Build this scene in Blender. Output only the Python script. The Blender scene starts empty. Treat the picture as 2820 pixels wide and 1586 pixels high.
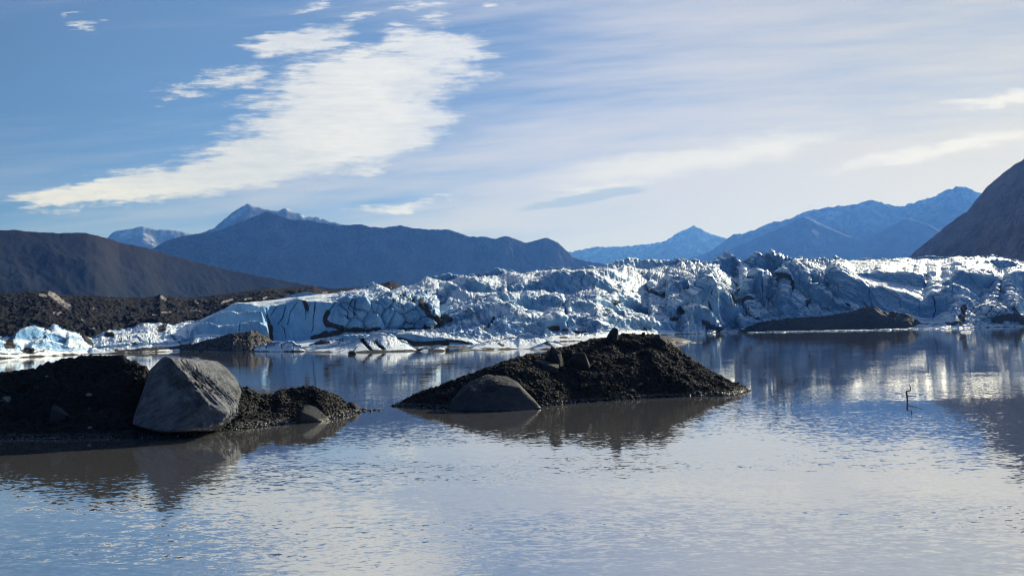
import bpy, bmesh, math, random
import numpy as np
from mathutils import Matrix, Vector

random.seed(7)
RNG = np.random.RandomState(11)
SC = bpy.context.scene
COL = SC.collection
R = math.radians

# ------------------------------------------------------------------ camera
H = 8.0                      # eye height above the lake
FPX = 2100.0                 # focal length in pixels of a 2820 px wide frame
CX, CY = 1410.0, 793.0
CROT = Matrix.Rotation(R(90.0 + 2.97), 3, 'X') @ Matrix.Rotation(R(-1.15), 3, 'Z')
cam = bpy.data.cameras.new('camera')
cam_ob = bpy.data.objects.new('camera', cam)
COL.objects.link(cam_ob)
cam.sensor_fit = 'HORIZONTAL'
cam.sensor_width = 36.0
cam.lens = FPX / 2820.0 * 36.0
cam.clip_start, cam.clip_end = 0.5, 80000.0
M4 = CROT.to_4x4()
M4.translation = (0, 0, H)
cam_ob.matrix_world = M4
SC.camera = cam_ob

# ------------------------------------------------------------------ sun, exposure
SUN_AZ, SUN_EL = 42.0, 23.0
sdir = Vector((math.sin(R(SUN_AZ)) * math.cos(R(SUN_EL)), math.cos(R(SUN_AZ)) * math.cos(R(SUN_EL)), math.sin(R(SUN_EL))))
sl = bpy.data.lights.new('sun', 'SUN')
sl.energy, sl.angle, sl.color = 5.0, R(0.5), (1.0, 0.985, 0.965)
so = bpy.data.objects.new('sun', sl)
so.rotation_euler = sdir.to_track_quat('Z', 'Y').to_euler()
so.location = (200, 200, 300)
COL.objects.link(so)
SC.view_settings.view_transform = 'Standard'
SC.view_settings.look = 'None'
SC.view_settings.exposure = 0.5
SC.view_settings.gamma = 1.0
SC.cycles.filter_width = 1.1
SC.cycles.max_bounces = 6
SC.cycles.diffuse_bounces = 2
SC.cycles.glossy_bounces = 3
SC.cycles.volume_bounces = 0
SC.cycles.sample_clamp_indirect = 4.0


def pdir(x, y):
    d = CROT @ Vector(((x - CX) / FPX, -(y - CY) / FPX, -1.0))
    return d


def ate(pts):
    """photo pixels -> (azimuth, tan elevation), sorted by azimuth"""
    o = []
    for p in pts:
        d = pdir(p[0], p[1])
        o.append((math.atan2(d.x, d.y), d.z / math.hypot(d.x, d.y)))
    return np.array(sorted(o))


def guv(x, y):
    d = pdir(x, y)
    return d.x / d.y, d.z / d.y


def pt(x, y, D):
    """world point seen at a photo pixel, D metres away along the ground"""
    d = pdir(x, y)
    k = D / math.hypot(d.x, d.y)
    return Vector((d.x * k, d.y * k, H + d.z * k))


def ground_D(x, y, z=0.0):
    d = pdir(x, y)
    return (z - H) / (d.z / math.hypot(d.x, d.y))


# ------------------------------------------------------------------ node helper
class E:
    """tiny expression wrapper round shader math nodes"""
    nt = None

    def __init__(s, sock):
        s.s = sock

    @staticmethod
    def m(op, *a, clamp=False):
        n = E.nt.nodes.new('ShaderNodeMath')
        n.operation = op
        n.use_clamp = clamp
        for i, v in enumerate(a):
            if isinstance(v, E):
                E.nt.links.new(v.s, n.inputs[i])
            else:
                n.inputs[i].default_value = v
        return E(n.outputs[0])

    def __add__(a, b): return E.m('ADD', a, b)
    __radd__ = __add__
    def __mul__(a, b): return E.m('MULTIPLY', a, b)
    __rmul__ = __mul__
    def __sub__(a, b): return E.m('SUBTRACT', a, b)
    def __rsub__(a, b): return E.m('SUBTRACT', b, a)
    def __truediv__(a, b): return E.m('DIVIDE', a, b)
    def __rtruediv__(a, b): return E.m('DIVIDE', b, a)
    def pow(a, b): return E.m('POWER', a, b)
    def max(a, b): return E.m('MAXIMUM', a, b)
    def min(a, b): return E.m('MINIMUM', a, b)

    def ss(a, lo, hi, t0=0.0, t1=1.0):
        n = E.nt.nodes.new('ShaderNodeMapRange')
        n.interpolation_type = 'SMOOTHSTEP'
        E.nt.links.new(a.s, n.inputs[0])
        for i, v in enumerate((lo, hi, t0, t1)):
            if isinstance(v, E):
                E.nt.links.new(v.s, n.inputs[i + 1])
            else:
                n.inputs[i + 1].default_value = v
        return E(n.outputs[0])


def xyz(x, y, z=0.0):
    n = E.nt.nodes.new('ShaderNodeCombineXYZ')
    for i, v in enumerate((x, y, z)):
        if isinstance(v, E):
            E.nt.links.new(v.s, n.inputs[i])
        else:
            n.inputs[i].default_value = v
    return E(n.outputs[0])


def sep(v):
    n = E.nt.nodes.new('ShaderNodeSeparateXYZ')
    E.nt.links.new(v.s, n.inputs[0])
    return [E(o) for o in n.outputs]


def noise(vec, scale=1.0, detail=4.0, rough=0.55, lac=2.0, dist=0.0, out=0):
    n = E.nt.nodes.new('ShaderNodeTexNoise')
    E.nt.links.new(vec.s, n.inputs['Vector'])
    n.inputs['Scale'].default_value = scale
    n.inputs['Detail'].default_value = detail
    n.inputs['Roughness'].default_value = rough
    n.inputs['Lacunarity'].default_value = lac
    n.inputs['Distortion'].default_value = dist
    return E(n.outputs[out])


def mixc(f, a, b):
    n = E.nt.nodes.new('ShaderNodeMix')
    n.data_type = 'RGBA'
    for v, i in ((f, 0), (a, 6), (b, 7)):
        if isinstance(v, E):
            E.nt.links.new(v.s, n.inputs[i])
        elif i == 0:
            n.inputs[0].default_value = v
        else:
            n.inputs[i].default_value = (*v, 1.0)
    return E(n.outputs[2])


def attr(name):
    n = E.nt.nodes.new('ShaderNodeAttribute')
    n.attribute_name = name
    return E(n.outputs['Fac'])


def new_mat(name):
    m = bpy.data.materials.new(name)
    m.use_nodes = True
    E.nt = m.node_tree
    b = m.node_tree.nodes['Principled BSDF']
    return m, b


def setp(b, name, v):
    if isinstance(v, E):
        E.nt.links.new(v.s, b.inputs[name])
    elif isinstance(v, tuple):
        b.inputs[name].default_value = (*v, 1.0)
    else:
        b.inputs[name].default_value = v


def bump(h, strength=0.5, dist=0.1, normal=None):
    n = E.nt.nodes.new('ShaderNodeBump')
    n.inputs['Strength'].default_value = strength
    n.inputs['Distance'].default_value = dist
    E.nt.links.new(h.s, n.inputs['Height'])
    return E(n.outputs[0])


def geo(out='Position'):
    n = E.nt.nodes.new('ShaderNodeNewGeometry')
    return E(n.outputs[out])


# ------------------------------------------------------------------ sky (world)
world = bpy.data.worlds.new('World')
SC.world = world
world.use_nodes = True
E.nt = wt = world.node_tree
bg = wt.nodes['Background']
sky = wt.nodes.new('ShaderNodeTexSky')
sky.sky_type = 'NISHITA'
sky.sun_disc = False
sky.sun_elevation = R(SUN_EL)
sky.sun_rotation = R(SUN_AZ)
sky.air_density = 1.0
sky.dust_density = 0.3
sky.ozone_density = 4.0
SKY_STRENGTH = 0.07
bg.inputs[1].default_value = SKY_STRENGTH
tc = wt.nodes.new('ShaderNodeTexCoord')
gx, gy, gz = sep(E(tc.outputs['Generated']))
yy = gy.max(0.06)
U, V = gx / yy, gz / yy
front = gy.ss(0.06, 0.25)


def csph(u, v, px, py, rx, ry, ang):
    """soft elliptic falloff, 1 in its centre; centre and radii as seen from the lake shore"""
    u0, v0 = guv(px, py)
    c, s = math.cos(R(ang)), math.sin(R(ang))
    du, dv = u - u0, v - v0
    a = (du * c + dv * s) * (FPX / rx)
    b = (dv * c - du * s) * (FPX / ry)
    return 1.0 - E.m('POWER', a * a + b * b, 0.5)


st = noise(xyz(U * 5.0, V * 70.0), 1.0, 3.0, 0.6)              # long fine streaks
st2 = noise(xyz(U * 16.0, V * 130.0, 3.0), 1.0, 2.0, 0.6)
bil = noise(xyz(U * 9.0, V * 24.0, 7.0), 1.0, 5.0, 0.6)
wu = U + (st - 0.5) * 0.11 + (st2 - 0.5) * 0.05
wv = V + (bil - 0.5) * 0.045
F = None
for b_ in ((1000, 250, 390, 165, 12), (930, 330, 380, 160, 12), (830, 115, 190, 60, 10), (1190, 130, 200, 70, -4),
           (800, 420, 390, 105, 8), (640, 480, 430, 68, 8), (320, 515, 300, 55, 10), (200, 541, 190, 38, 6),
           (1060, 360, 260, 110, 22)):
    s_ = csph(wu, wv, *b_)
    F = s_ if F is None else F.max(s_)
edge = noise(xyz(U * 22.0, V * 60.0, 1.5), 1.0, 6.0, 0.65)
fib = noise(xyz(U * 34.0 + V * 20.0, V * 190.0, 11.0), 1.0, 4.0, 0.7)
big = (F + (edge - 0.5) * 0.85 + (st2 - 0.5) * 0.30 + (fib - 0.5) * 0.45).ss(0.06, 0.52)
# smaller ragged cloudlets
G = None
for b_ in ((640, 215, 290, 70, 12), (500, 250, 150, 46, 10), (235, 75, 110, 44, 15), (205, 38, 60, 18, 10), (850, 15, 120, 28, 8),
           (1120, 25, 210, 38, 12), (1210, 45, 80, 34, 0), (1330, 12, 80, 18, 0), (1000, 50, 160, 28, 8), (690, 240, 160, 36, 5),
           (1120, 560, 340, 30, 5), (1000, 470, 170, 34, 10), (1110, 72, 80, 18, 5), (1310, 235, 70, 10, 2), (1280, 95, 60, 10, 2)):
    s_ = csph(wu, wv, *b_)
    G = s_ if G is None else G.max(s_)
small = (G + (edge - 0.5) * 1.5 + (bil - 0.5) * 0.9 + (fib - 0.5) * 1.3).ss(0.45, 1.15, 0.0, 0.92)
# bright low cirrus bank on the sunny side
K = None
for b_ in ((1900, 440, 560, 60, 8), (2050, 415, 360, 40, 6), (1660, 520, 230, 26, 9), (2620, 410, 420, 30, 9), (2760, 275, 230, 22, 4)):
    s_ = csph(wu, wv, *b_)
    K = s_ if K is None else K.max(s_)
bank = (K + (edge - 0.5) * 0.8 + (st - 0.5) * 0.5).ss(0.05, 0.85)
slot = (csph(U + (st - 0.5) * 0.1, V, 1610, 545, 210, 20, 9) + (edge - 0.5) * 0.5).ss(0.0, 0.42, 0.0, 0.85)
# thin veil of cirrostratus, thicker towards the horizon and towards the sun
vs = noise(xyz(U * 1.6 + V * 2.0, V * 20.0 - U * 2.2, 5.0), 1.0, 5.0, 0.6)
low = V.ss(0.36, 0.10)
side = (U + (vs - 0.5) * 0.5).ss(-0.50, 0.32)
veil = (low * 0.40 + low * side * 0.25 + side * 0.72 + (vs - 0.5) * 1.0 + (st - 0.5) * 0.35).ss(0.02, 1.15, 0.0, 0.92)
K1 = 1.0 / SKY_STRENGTH / 2 ** SC.view_settings.exposure
_hs = wt.nodes.new('ShaderNodeHueSaturation')
_hs.inputs['Saturation'].default_value = 1.3
wt.links.new(sky.outputs[0], _hs.inputs['Color'])
# the clear sky is deep blue and darkest away from the sun
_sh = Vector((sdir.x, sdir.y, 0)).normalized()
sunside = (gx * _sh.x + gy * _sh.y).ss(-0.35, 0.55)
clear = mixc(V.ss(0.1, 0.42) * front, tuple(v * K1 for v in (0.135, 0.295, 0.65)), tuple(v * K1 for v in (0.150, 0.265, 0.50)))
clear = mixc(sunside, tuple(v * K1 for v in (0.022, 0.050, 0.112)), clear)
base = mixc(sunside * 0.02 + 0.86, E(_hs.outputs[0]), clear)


def kc(c):
    return tuple(v * K1 for v in c)


warm = U.ss(0.0, 0.75)
veil_c = mixc(warm, kc((0.63, 0.64, 0.735)), kc((0.79, 0.735, 0.55)))
c = mixc(veil * front, base, veil_c)
bank_c = mixc(warm, kc((0.78, 0.79, 0.81)), kc((0.93, 0.90, 0.80)))
c = mixc(bank * 0.85 * front, c, bank_c)
c = mixc(slot * front, c, kc((0.40, 0.48, 0.60)))
lum = (edge * 0.3 + fib * 0.4 + st2 * 0.3).ss(0.34, 0.64)
thick = noise(xyz(U * 4.0, V * 9.0, 9.0), 1.0, 3.0, 0.5).ss(0.35, 0.7)
cl_c = mixc(lum * 0.5 + thick * 0.5, kc((0.60, 0.65, 0.76)), kc((0.90, 0.91, 0.94)))
c = mixc((big * 0.97).max(small) * front, c, cl_c)
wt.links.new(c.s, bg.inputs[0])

# ------------------------------------------------------------------ object helpers


def tag(o, label=None, cat=None, group=None, kind=None):
    if label: o['label'] = label
    if cat: o['category'] = cat
    if group: o['group'] = group
    if kind: o['kind'] = kind
    return o


def mesh_np(name, verts, faces, mats, smooth=False, attrs=None, matidx=None):
    """faces: (n,3) or (n,4) int array"""
    me = bpy.data.meshes.new(name)
    v = np.ascontiguousarray(verts, dtype=np.float32)
    f = np.ascontiguousarray(faces, dtype=np.int32)
    k = f.shape[1]
    me.vertices.add(len(v))
    me.vertices.foreach_set('co', v.ravel())
    me.loops.add(f.size)
    me.loops.foreach_set('vertex_index', f.ravel())
    me.polygons.add(len(f))
    me.polygons.foreach_set('loop_start', np.arange(0, f.size, k, dtype=np.int32))
    me.polygons.foreach_set('loop_total', np.full(len(f), k, dtype=np.int32))
    if smooth:
        me.polygons.foreach_set('use_smooth', np.ones(len(f), dtype=bool))
    for m in (mats if isinstance(mats, (list, tuple)) else [mats]):
        me.materials.append(m)
    if matidx is not None:
        me.polygons.foreach_set('material_index', np.ascontiguousarray(matidx, dtype=np.int32))
    for an, av in (attrs or {}).items():
        a = me.attributes.new(an, 'FLOAT', 'POINT')
        a.data.foreach_set('value', np.ascontiguousarray(av, dtype=np.float32).ravel())
    me.update(calc_edges=True)
    me.validate()
    o = bpy.data.objects.new(name, me)
    COL.objects.link(o)
    return o


def grid_faces(nr, nc):
    i = np.arange(nr * nc, dtype=np.int32).reshape(nr, nc)
    return np.stack([i[:-1, :-1], i[:-1, 1:], i[1:, 1:], i[1:, :-1]], -1).reshape(-1, 4)


# ------------------------------------------------------------------ noise in numpy
_G = np.array([(1, 1, 0), (-1, 1, 0), (1, -1, 0), (-1, -1, 0), (1, 0, 1), (-1, 0, 1), (1, 0, -1), (-1, 0, -1),
               (0, 1, 1), (0, -1, 1), (0, 1, -1), (0, -1, -1)], dtype=np.float32)


def _hash(x, y, z, s=0):
    h = (x.astype(np.uint32) * np.uint32(374761393) + y.astype(np.uint32) * np.uint32(668265263)
         + z.astype(np.uint32) * np.uint32(2246822519) + np.uint32(s * 3266489917 & 0xffffffff))
    h = (h ^ (h >> np.uint32(13))) * np.uint32(1274126177)
    return h ^ (h >> np.uint32(16))


def perlin(x, y, z, seed=0):
    with np.errstate(over='ignore'):
        x, y, z = (np.asarray(a, dtype=np.float64) for a in np.broadcast_arrays(x, y, z))
        xi, yi, zi = np.floor(x), np.floor(y), np.floor(z)
        fx, fy, fz = (x - xi).astype(np.float32), (y - yi).astype(np.float32), (z - zi).astype(np.float32)
        xi, yi, zi = xi.astype(np.int64), yi.astype(np.int64), zi.astype(np.int64)
        q = lambda t: t * t * t * (t * (t * 6 - 15) + 10)
        u, v, w = q(fx), q(fy), q(fz)
        r = 0
        for dx in (0, 1):
            for dy in (0, 1):
                for dz in (0, 1):
                    g = _G[_hash(xi + dx, yi + dy, zi + dz, seed) % np.uint32(12)]
                    d = g[..., 0] * (fx - dx) + g[..., 1] * (fy - dy) + g[..., 2] * (fz - dz)
                    r = r + d * (u if dx else 1 - u) * (v if dy else 1 - v) * (w if dz else 1 - w)
        return r


def fbm(P, s, octv=4, rough=0.5, seed=0, ridged=False, sx=1.0, sy=1.0, sz=1.0):
    """P (...,3) metres; s feature size in metres"""
    r, a, t = 0, 1.0, 0.0
    k = 1.0 / s
    for i in range(octv):
        n = perlin(P[..., 0] * k * sx + 17.3 * i, P[..., 1] * k * sy - 9.1 * i, P[..., 2] * k * sz + 3.7 * i, seed + i)
        n = (1 - 2.2 * np.abs(n)) * 2 - 1 if ridged else n * 1.6
        r = r + a * n
        t += a
        a *= rough
        k *= 2.03
    return r / t


def voronoi(P, s, seed=0, sx=1.0, sy=1.0, sz=1.0):
    with np.errstate(over='ignore'):
        q = P.reshape(-1, 3) / s * np.array((sx, sy, sz))
        c = np.floor(q).astype(np.int64)
        f = (q - c).astype(np.float32)
        f1 = np.full(len(q), 9.0, dtype=np.float32)
        f2 = f1.copy()
        idv = np.zeros(len(q), dtype=np.float32)
        for dx in (-1, 0, 1):
            for dy in (-1, 0, 1):
                for dz in (-1, 0, 1):
                    h = _hash(c[:, 0] + dx, c[:, 1] + dy, c[:, 2] + dz, seed)
                    ox = (h & np.uint32(1023)).astype(np.float32) / 1023
                    oy = ((h >> np.uint32(10)) & np.uint32(1023)).astype(np.float32) / 1023
                    oz = ((h >> np.uint32(20)) & np.uint32(1023)).astype(np.float32) / 1023
                    d = (dx + ox - f[:, 0]) ** 2 + (dy + oy - f[:, 1]) ** 2 + (dz + oz - f[:, 2]) ** 2
                    near = d < f1
                    f2 = np.where(near, f1, np.minimum(f2, d))
                    idv = np.where(near, (h % np.uint32(997)).astype(np.float32) / 997, idv)
                    f1 = np.where(near, d, f1)
        sh = P.shape[:-1]
        return np.sqrt(f1).reshape(sh), np.sqrt(f2).reshape(sh), idv.reshape(sh)


def facets(P, s, seed=0, sx=1.0, sy=1.0, sz=1.0, shear=0.0):
    """broken-block relief: every cell is one tilted plane, sharp steps between cells; also the distance to the step"""
    with np.errstate(over='ignore'):
        q = P.reshape(-1, 3) / s * np.array((sx, sy, sz))
        q = q + np.stack([q[:, 2] * shear, 0 * q[:, 0], 0 * q[:, 0]], -1)
        c = np.floor(q).astype(np.int64)
        f = (q - c).astype(np.float32)
        f1 = np.full(len(q), 9.0, dtype=np.float32)
        f2 = f1.copy()
        val = np.zeros(len(q), dtype=np.float32)
        for dx in (-1, 0, 1):
            for dy in (-1, 0, 1):
                for dz in (-1, 0, 1):
                    h = _hash(c[:, 0] + dx, c[:, 1] + dy, c[:, 2] + dz, seed)
                    k = lambda b, m=1023.0: ((h >> np.uint32(b)) & np.uint32(1023)).astype(np.float32) / m
                    vx, vy, vz = dx + k(0) - f[:, 0], dy + k(10) - f[:, 1], dz + k(20) - f[:, 2]
                    d = vx * vx + vy * vy + vz * vz
                    h2 = h * np.uint32(2654435761)
                    a = (h2 >> np.uint32(8) & np.uint32(1023)).astype(np.float32) / 1023 * 6.2832
                    b = (h2 >> np.uint32(18) & np.uint32(1023)).astype(np.float32) / 1023 - 0.35
                    pl = -(vx * np.cos(a) + vy * np.sin(a) + vz * b) * 1.1 + (h2 & np.uint32(255)).astype(np.float32) / 255 - 0.5
                    near = d < f1
                    f2 = np.where(near, f1, np.minimum(f2, d))
                    val = np.where(near, pl, val)
                    f1 = np.where(near, d, f1)
        return val.reshape(P.shape[:-1]), (np.sqrt(f2) - np.sqrt(f1)).reshape(P.shape[:-1])


def normals(P):
    du = np.gradient(P, axis=1)
    dv = np.gradient(P, axis=0)
    n = np.cross(du, dv)
    return n / (np.linalg.norm(n, axis=-1, keepdims=True) + 1e-9)


def blur(a, sig, axis=-1):
    r = int(3 * sig) + 1
    k = np.exp(-0.5 * (np.arange(-r, r + 1) / sig) ** 2)
    k /= k.sum()
    pad = [(0, 0)] * a.ndim
    pad[axis] = (r, r)
    ap = np.pad(a, pad, mode='edge')
    return np.apply_along_axis(lambda v: np.convolve(v, k, 'valid'), axis, ap)


def sstep(x, a, b):
    t = np.clip((x - a) / (b - a), 0, 1)
    return t * t * (3 - 2 * t)


#==MATERIALS==
# ------------------------------------------------------------------ materials
def mat_water():
    m, b = new_mat('silty_glacial_water')
    px, py, pz = sep(geo())
    dist = E.m('POWER', px * px + py * py, 0.5)
    a1 = noise(xyz(px * 1.1, py * 2.6, 0.0), 1.0, 2.0, 0.5, out=1)
    a2 = noise(xyz(px * 3.2, py * 6.5, 4.0), 1.0, 2.0, 0.55, out=1)
    a3 = noise(xyz(px * 0.07, py * 0.16, 8.0), 1.0, 2.0, 0.5, out=1)
    patch = noise(xyz(px * 0.02, py * 0.075, 2.0), 1.0, 3.0, 0.55).ss(0.36, 0.66, 0.25, 1.0)
    amp = dist.ss(24.0, 64.0, 2.3, 0.66) * patch
    amp = amp * dist.ss(90.0, 330.0, 1.0, 0.40)
    x1, y1, _ = sep(a1)
    x2, y2, _ = sep(a2)
    x3, y3, _ = sep(a3)
    nx = ((x1 - 0.5) * 0.07 + (x2 - 0.5) * 0.09 + (x3 - 0.5) * 0.02) * amp
    ny = ((y1 - 0.5) * 0.10 + (y2 - 0.5) * 0.13 + (y3 - 0.5) * 0.02) * amp
    nn = E.nt.nodes.new('ShaderNodeVectorMath')
    nn.operation = 'NORMALIZE'
    E.nt.links.new(xyz(nx, ny, 1.0).s, nn.inputs[0])
    setp(b, 'Base Color', (0.13, 0.127, 0.128))
    setp(b, 'Roughness', 0.035)
    setp(b, 'IOR', 1.48)
    setp(b, 'Normal', E(nn.outputs[0]))
    # mirror layer added over the plain water to brighten it, stronger than real water
    gl = E.nt.nodes.new('ShaderNodeBsdfGlossy')
    gl.inputs['Color'].default_value = (0.95, 0.94, 0.92, 1)
    gl.inputs['Roughness'].default_value = 0.035
    E.nt.links.new(nn.outputs[0], gl.inputs['Normal'])
    mx = E.nt.nodes.new('ShaderNodeMixShader')
    mx.inputs[0].default_value = 0.56
    E.nt.links.new(b.outputs[0], mx.inputs[1])
    E.nt.links.new(gl.outputs[0], mx.inputs[2])
    E.nt.links.new(mx.outputs[0], E.nt.nodes['Material Output'].inputs['Surface'])
    return m


def mat_gravel(name, c0, c1, wet=True, rough=0.85):
    m, b = new_mat(name)
    p = geo()
    px, py, pz = sep(p)
    n1 = noise(p, 0.35, 5.0, 0.6)
    n2 = noise(p, 3.0, 4.0, 0.7)
    col = mixc((n1 * 0.6 + n2 * 0.4).ss(0.35, 0.65), c0, c1)
    if wet:
        w = (pz + (n2 - 0.5) * 0.5).ss(0.55, 0.08)
        col = mixc(w * 0.6, col, tuple(v * 0.5 for v in c0))
        setp(b, 'Roughness', w * (0.16 - rough) + rough)
    else:
        setp(b, 'Roughness', rough)
    setp(b, 'Base Color', col)
    setp(b, 'Specular IOR Level', 0.35)
    hh = noise(p, 6.0, 5.0, 0.75)
    setp(b, 'Normal', bump(hh, 0.9, 0.12))
    return m


def mat_rock(name, c0, c1, rough=0.8, scale=1.0, wetline=0.35):
    m, b = new_mat(name)
    p = geo()
    px, py, pz = sep(p)
    n1 = noise(p, 0.8 * scale, 5.0, 0.6)
    n2 = noise(p, 7.0 * scale, 4.0, 0.65)
    vn = noise(xyz(px * 0.6 + pz * 0.5, py * 0.6, pz * 3.0 - px * 1.5), 1.6 * scale, 4.0, 0.6)
    col = mixc((n1 * 0.5 + vn * 0.3 + n2 * 0.2).ss(0.36, 0.64), c0, c1)
    w = (pz + (n2 - 0.5) * 0.3).ss(wetline, 0.02)
    col = mixc(w * 0.65, col, tuple(v * 0.35 for v in c0))
    setp(b, 'Base Color', col)
    setp(b, 'Roughness', w * (0.2 - rough) + rough)
    setp(b, 'Specular IOR Level', 0.35)
    setp(b, 'Normal', bump(n2 * 0.5 + vn * 0.6 + n1 * 0.6, 0.9, 0.25))
    return m


def mat_wet_stone():
    m, b = new_mat('wet_stone')
    p = geo()
    col = mixc(noise(p, 5.0, 3.0), (0.03, 0.03, 0.032), (0.07, 0.066, 0.062))
    setp(b, 'Base Color', col)
    setp(b, 'Roughness', 0.12)
    setp(b, 'Specular IOR Level', 0.6)
    return m


def mat_ice(name, dirtcol=(0.045, 0.038, 0.034)):
    m, b = new_mat(name)
    p = geo()
    px, py, pz = sep(p)
    nz = sep(geo('True Normal'))[2]
    d = attr('dirt')
    f = attr('fresh')
    n1 = noise(p, 0.05, 4.0, 0.6)
    n2 = noise(p, 0.9, 5.0, 0.7)
    n3 = noise(p, 3.5, 2.0, 0.6)
    crust = (nz * 0.8 + f * -0.9 + (n1 - 0.5) * 0.7 + (n2 - 0.5) * 0.5).ss(-0.08, 0.60)
    ice = mixc(n1.ss(0.35, 0.65), (0.145, 0.335, 0.57), (0.25, 0.48, 0.72))
    col = mixc(crust, ice, (0.84, 0.88, 0.91))
    grime = (n2 * 0.55 + n1 * 0.45).ss(0.58, 0.72) * 0.35
    col = mixc(grime, col, (0.20, 0.20, 0.21))
    fol = noise(xyz((px * 0.75 + pz * 0.75) * 0.30, (pz * 0.6 - px * 0.6) * 0.022, py * 0.03), 1.0, 6.0, 0.68).ss(0.545, 0.64)
    fol2 = noise(xyz((px * 0.75 + pz * 0.75) * 0.13, (pz * 0.6 - px * 0.6) * 0.012, py * 0.02 + 5.0), 1.0, 5.0, 0.65).ss(0.54, 0.66)
    col = mixc(fol.max(fol2) * attr('grit') * 0.40, col, (0.075, 0.085, 0.10))
    spk = noise(p, 0.62, 3.0, 0.6).ss(0.54, 0.64)
    col = mixc(spk * (attr('grit') * 0.42 + 0.10), col, (0.16, 0.19, 0.23))
    dm = (d + (n2 - 0.5) * 0.7).ss(0.32, 0.62)
    col = mixc(dm, col, dirtcol)
    setp(b, 'Base Color', col)
    setp(b, 'Roughness', dm * 0.3 + 0.55)
    setp(b, 'Specular IOR Level', 0.38)
    setp(b, 'IOR', 1.31)
    setp(b, 'Normal', bump(n2 * 0.7 + n3 * 0.5, 0.75, 0.5))
    return m


def mat_mountain(name, low, high, snow_lo, snow_hi, streak=0.5, z0=0.0, z1=400.0, sc=1.0):
    """rock and tundra, snow above a ragged line"""
    m, b = new_mat(name)
    p = geo()
    px, py, pz = sep(p)
    n1 = noise(p, 0.004 * sc, 6.0, 0.6)
    n2 = noise(p, 0.03 * sc, 4.0, 0.65)
    fl = noise(xyz(px * 0.010 * sc, py * 0.010 * sc, pz * 0.002 * sc), 1.0, 4.0, 0.65)
    hz = (pz + (n1 - 0.5) * (z1 - z0) * 0.9).ss(z0, z1)
    col = mixc(hz, low, high)
    col = mixc((n1 * 0.5 + n2 * 0.5).ss(0.42, 0.60) * 0.6, col, tuple(v * 2.8 for v in low))
    s = (pz + (fl - 0.5) * (snow_hi - snow_lo) * 2.2 * streak).ss(snow_lo, snow_hi)
    sn = E.m('MULTIPLY', s, (fl * 0.6 + n2 * 0.4).ss(0.40, 0.60, 0.15, 1.0))
    sa = attr('snow')
    col = mixc(sn.max(sa), col, (0.50, 0.54, 0.60))
    setp(b, 'Base Color', col)
    setp(b, 'Roughness', 0.9)
    setp(b, 'Specular IOR Level', 0.1)
    setp(b, 'Normal', bump(n1 * 0.6 + n2 * 0.4, 0.7, 25.0 / sc))
    return m


def mat_plain(name, c, rough=0.7):
    m, b = new_mat(name)
    p = geo()
    n = noise(p, 9.0, 3.0, 0.6)
    setp(b, 'Base Color', mixc(n, tuple(v * 0.75 for v in c), tuple(min(1, v * 1.25) for v in c)))
    setp(b, 'Roughness', rough)
    return m


M_WATER = mat_water()
M_GRAVEL = mat_gravel('dark_gravel', (0.0045, 0.0045, 0.0048), (0.011, 0.0106, 0.0108))
M_PEBBLE = mat_gravel('gravel_stones', (0.0055, 0.0055, 0.0058), (0.020, 0.0195, 0.0196))
M_MUD = mat_gravel('far_dark_till', (0.010, 0.009, 0.0085), (0.024, 0.021, 0.019))
M_GREY = mat_rock('grey_boulder', (0.045, 0.049, 0.058), (0.175, 0.182, 0.20), 0.9, 0.8)
M_SLATE = mat_rock('slate_boulder', (0.014, 0.017, 0.024), (0.034, 0.038, 0.047), 0.8, 1.0)
M_DARKROCK = mat_rock('dark_boulder', (0.008, 0.008, 0.010), (0.02, 0.0195, 0.021), 0.85, 1.2)
M_PALE = mat_rock('pale_stone', (0.20, 0.19, 0.18), (0.38, 0.36, 0.33), 0.7, 3.0)
M_WETSTONE = mat_wet_stone()
M_ICE = mat_ice('glacier_ice')
M_ICE2 = mat_ice('rotten_ice')
M_WOOD = mat_plain('dark_wet_wood', (0.012, 0.011, 0.011), 0.6)

#==SETTING==
# ------------------------------------------------------------------ ground and water
def sheet(name, x0, x1, y0, y1, z, mat, n=40):
    xs, ys = np.linspace(x0, x1, n), np.linspace(y0, y1, n)
    X, Y = np.meshgrid(xs, ys)
    P = np.stack([X, Y, np.full_like(X, z)], -1)
    return mesh_np(name, P.reshape(-1, 3), grid_faces(n, n), mat)


g = sheet('ground', -19000, 19000, -900, 24000, -4.0, M_MUD)
tag(g, 'dark valley floor and lake bed under the water and the glacier', 'ground', kind='structure')
w = sheet('water', -2600, 2600, -300, 2400, 0.0, M_WATER)
tag(w, 'grey blue rippled glacial lake reflecting sky, ice and mountains', 'water', kind='structure')

# ------------------------------------------------------------------ mountains


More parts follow.
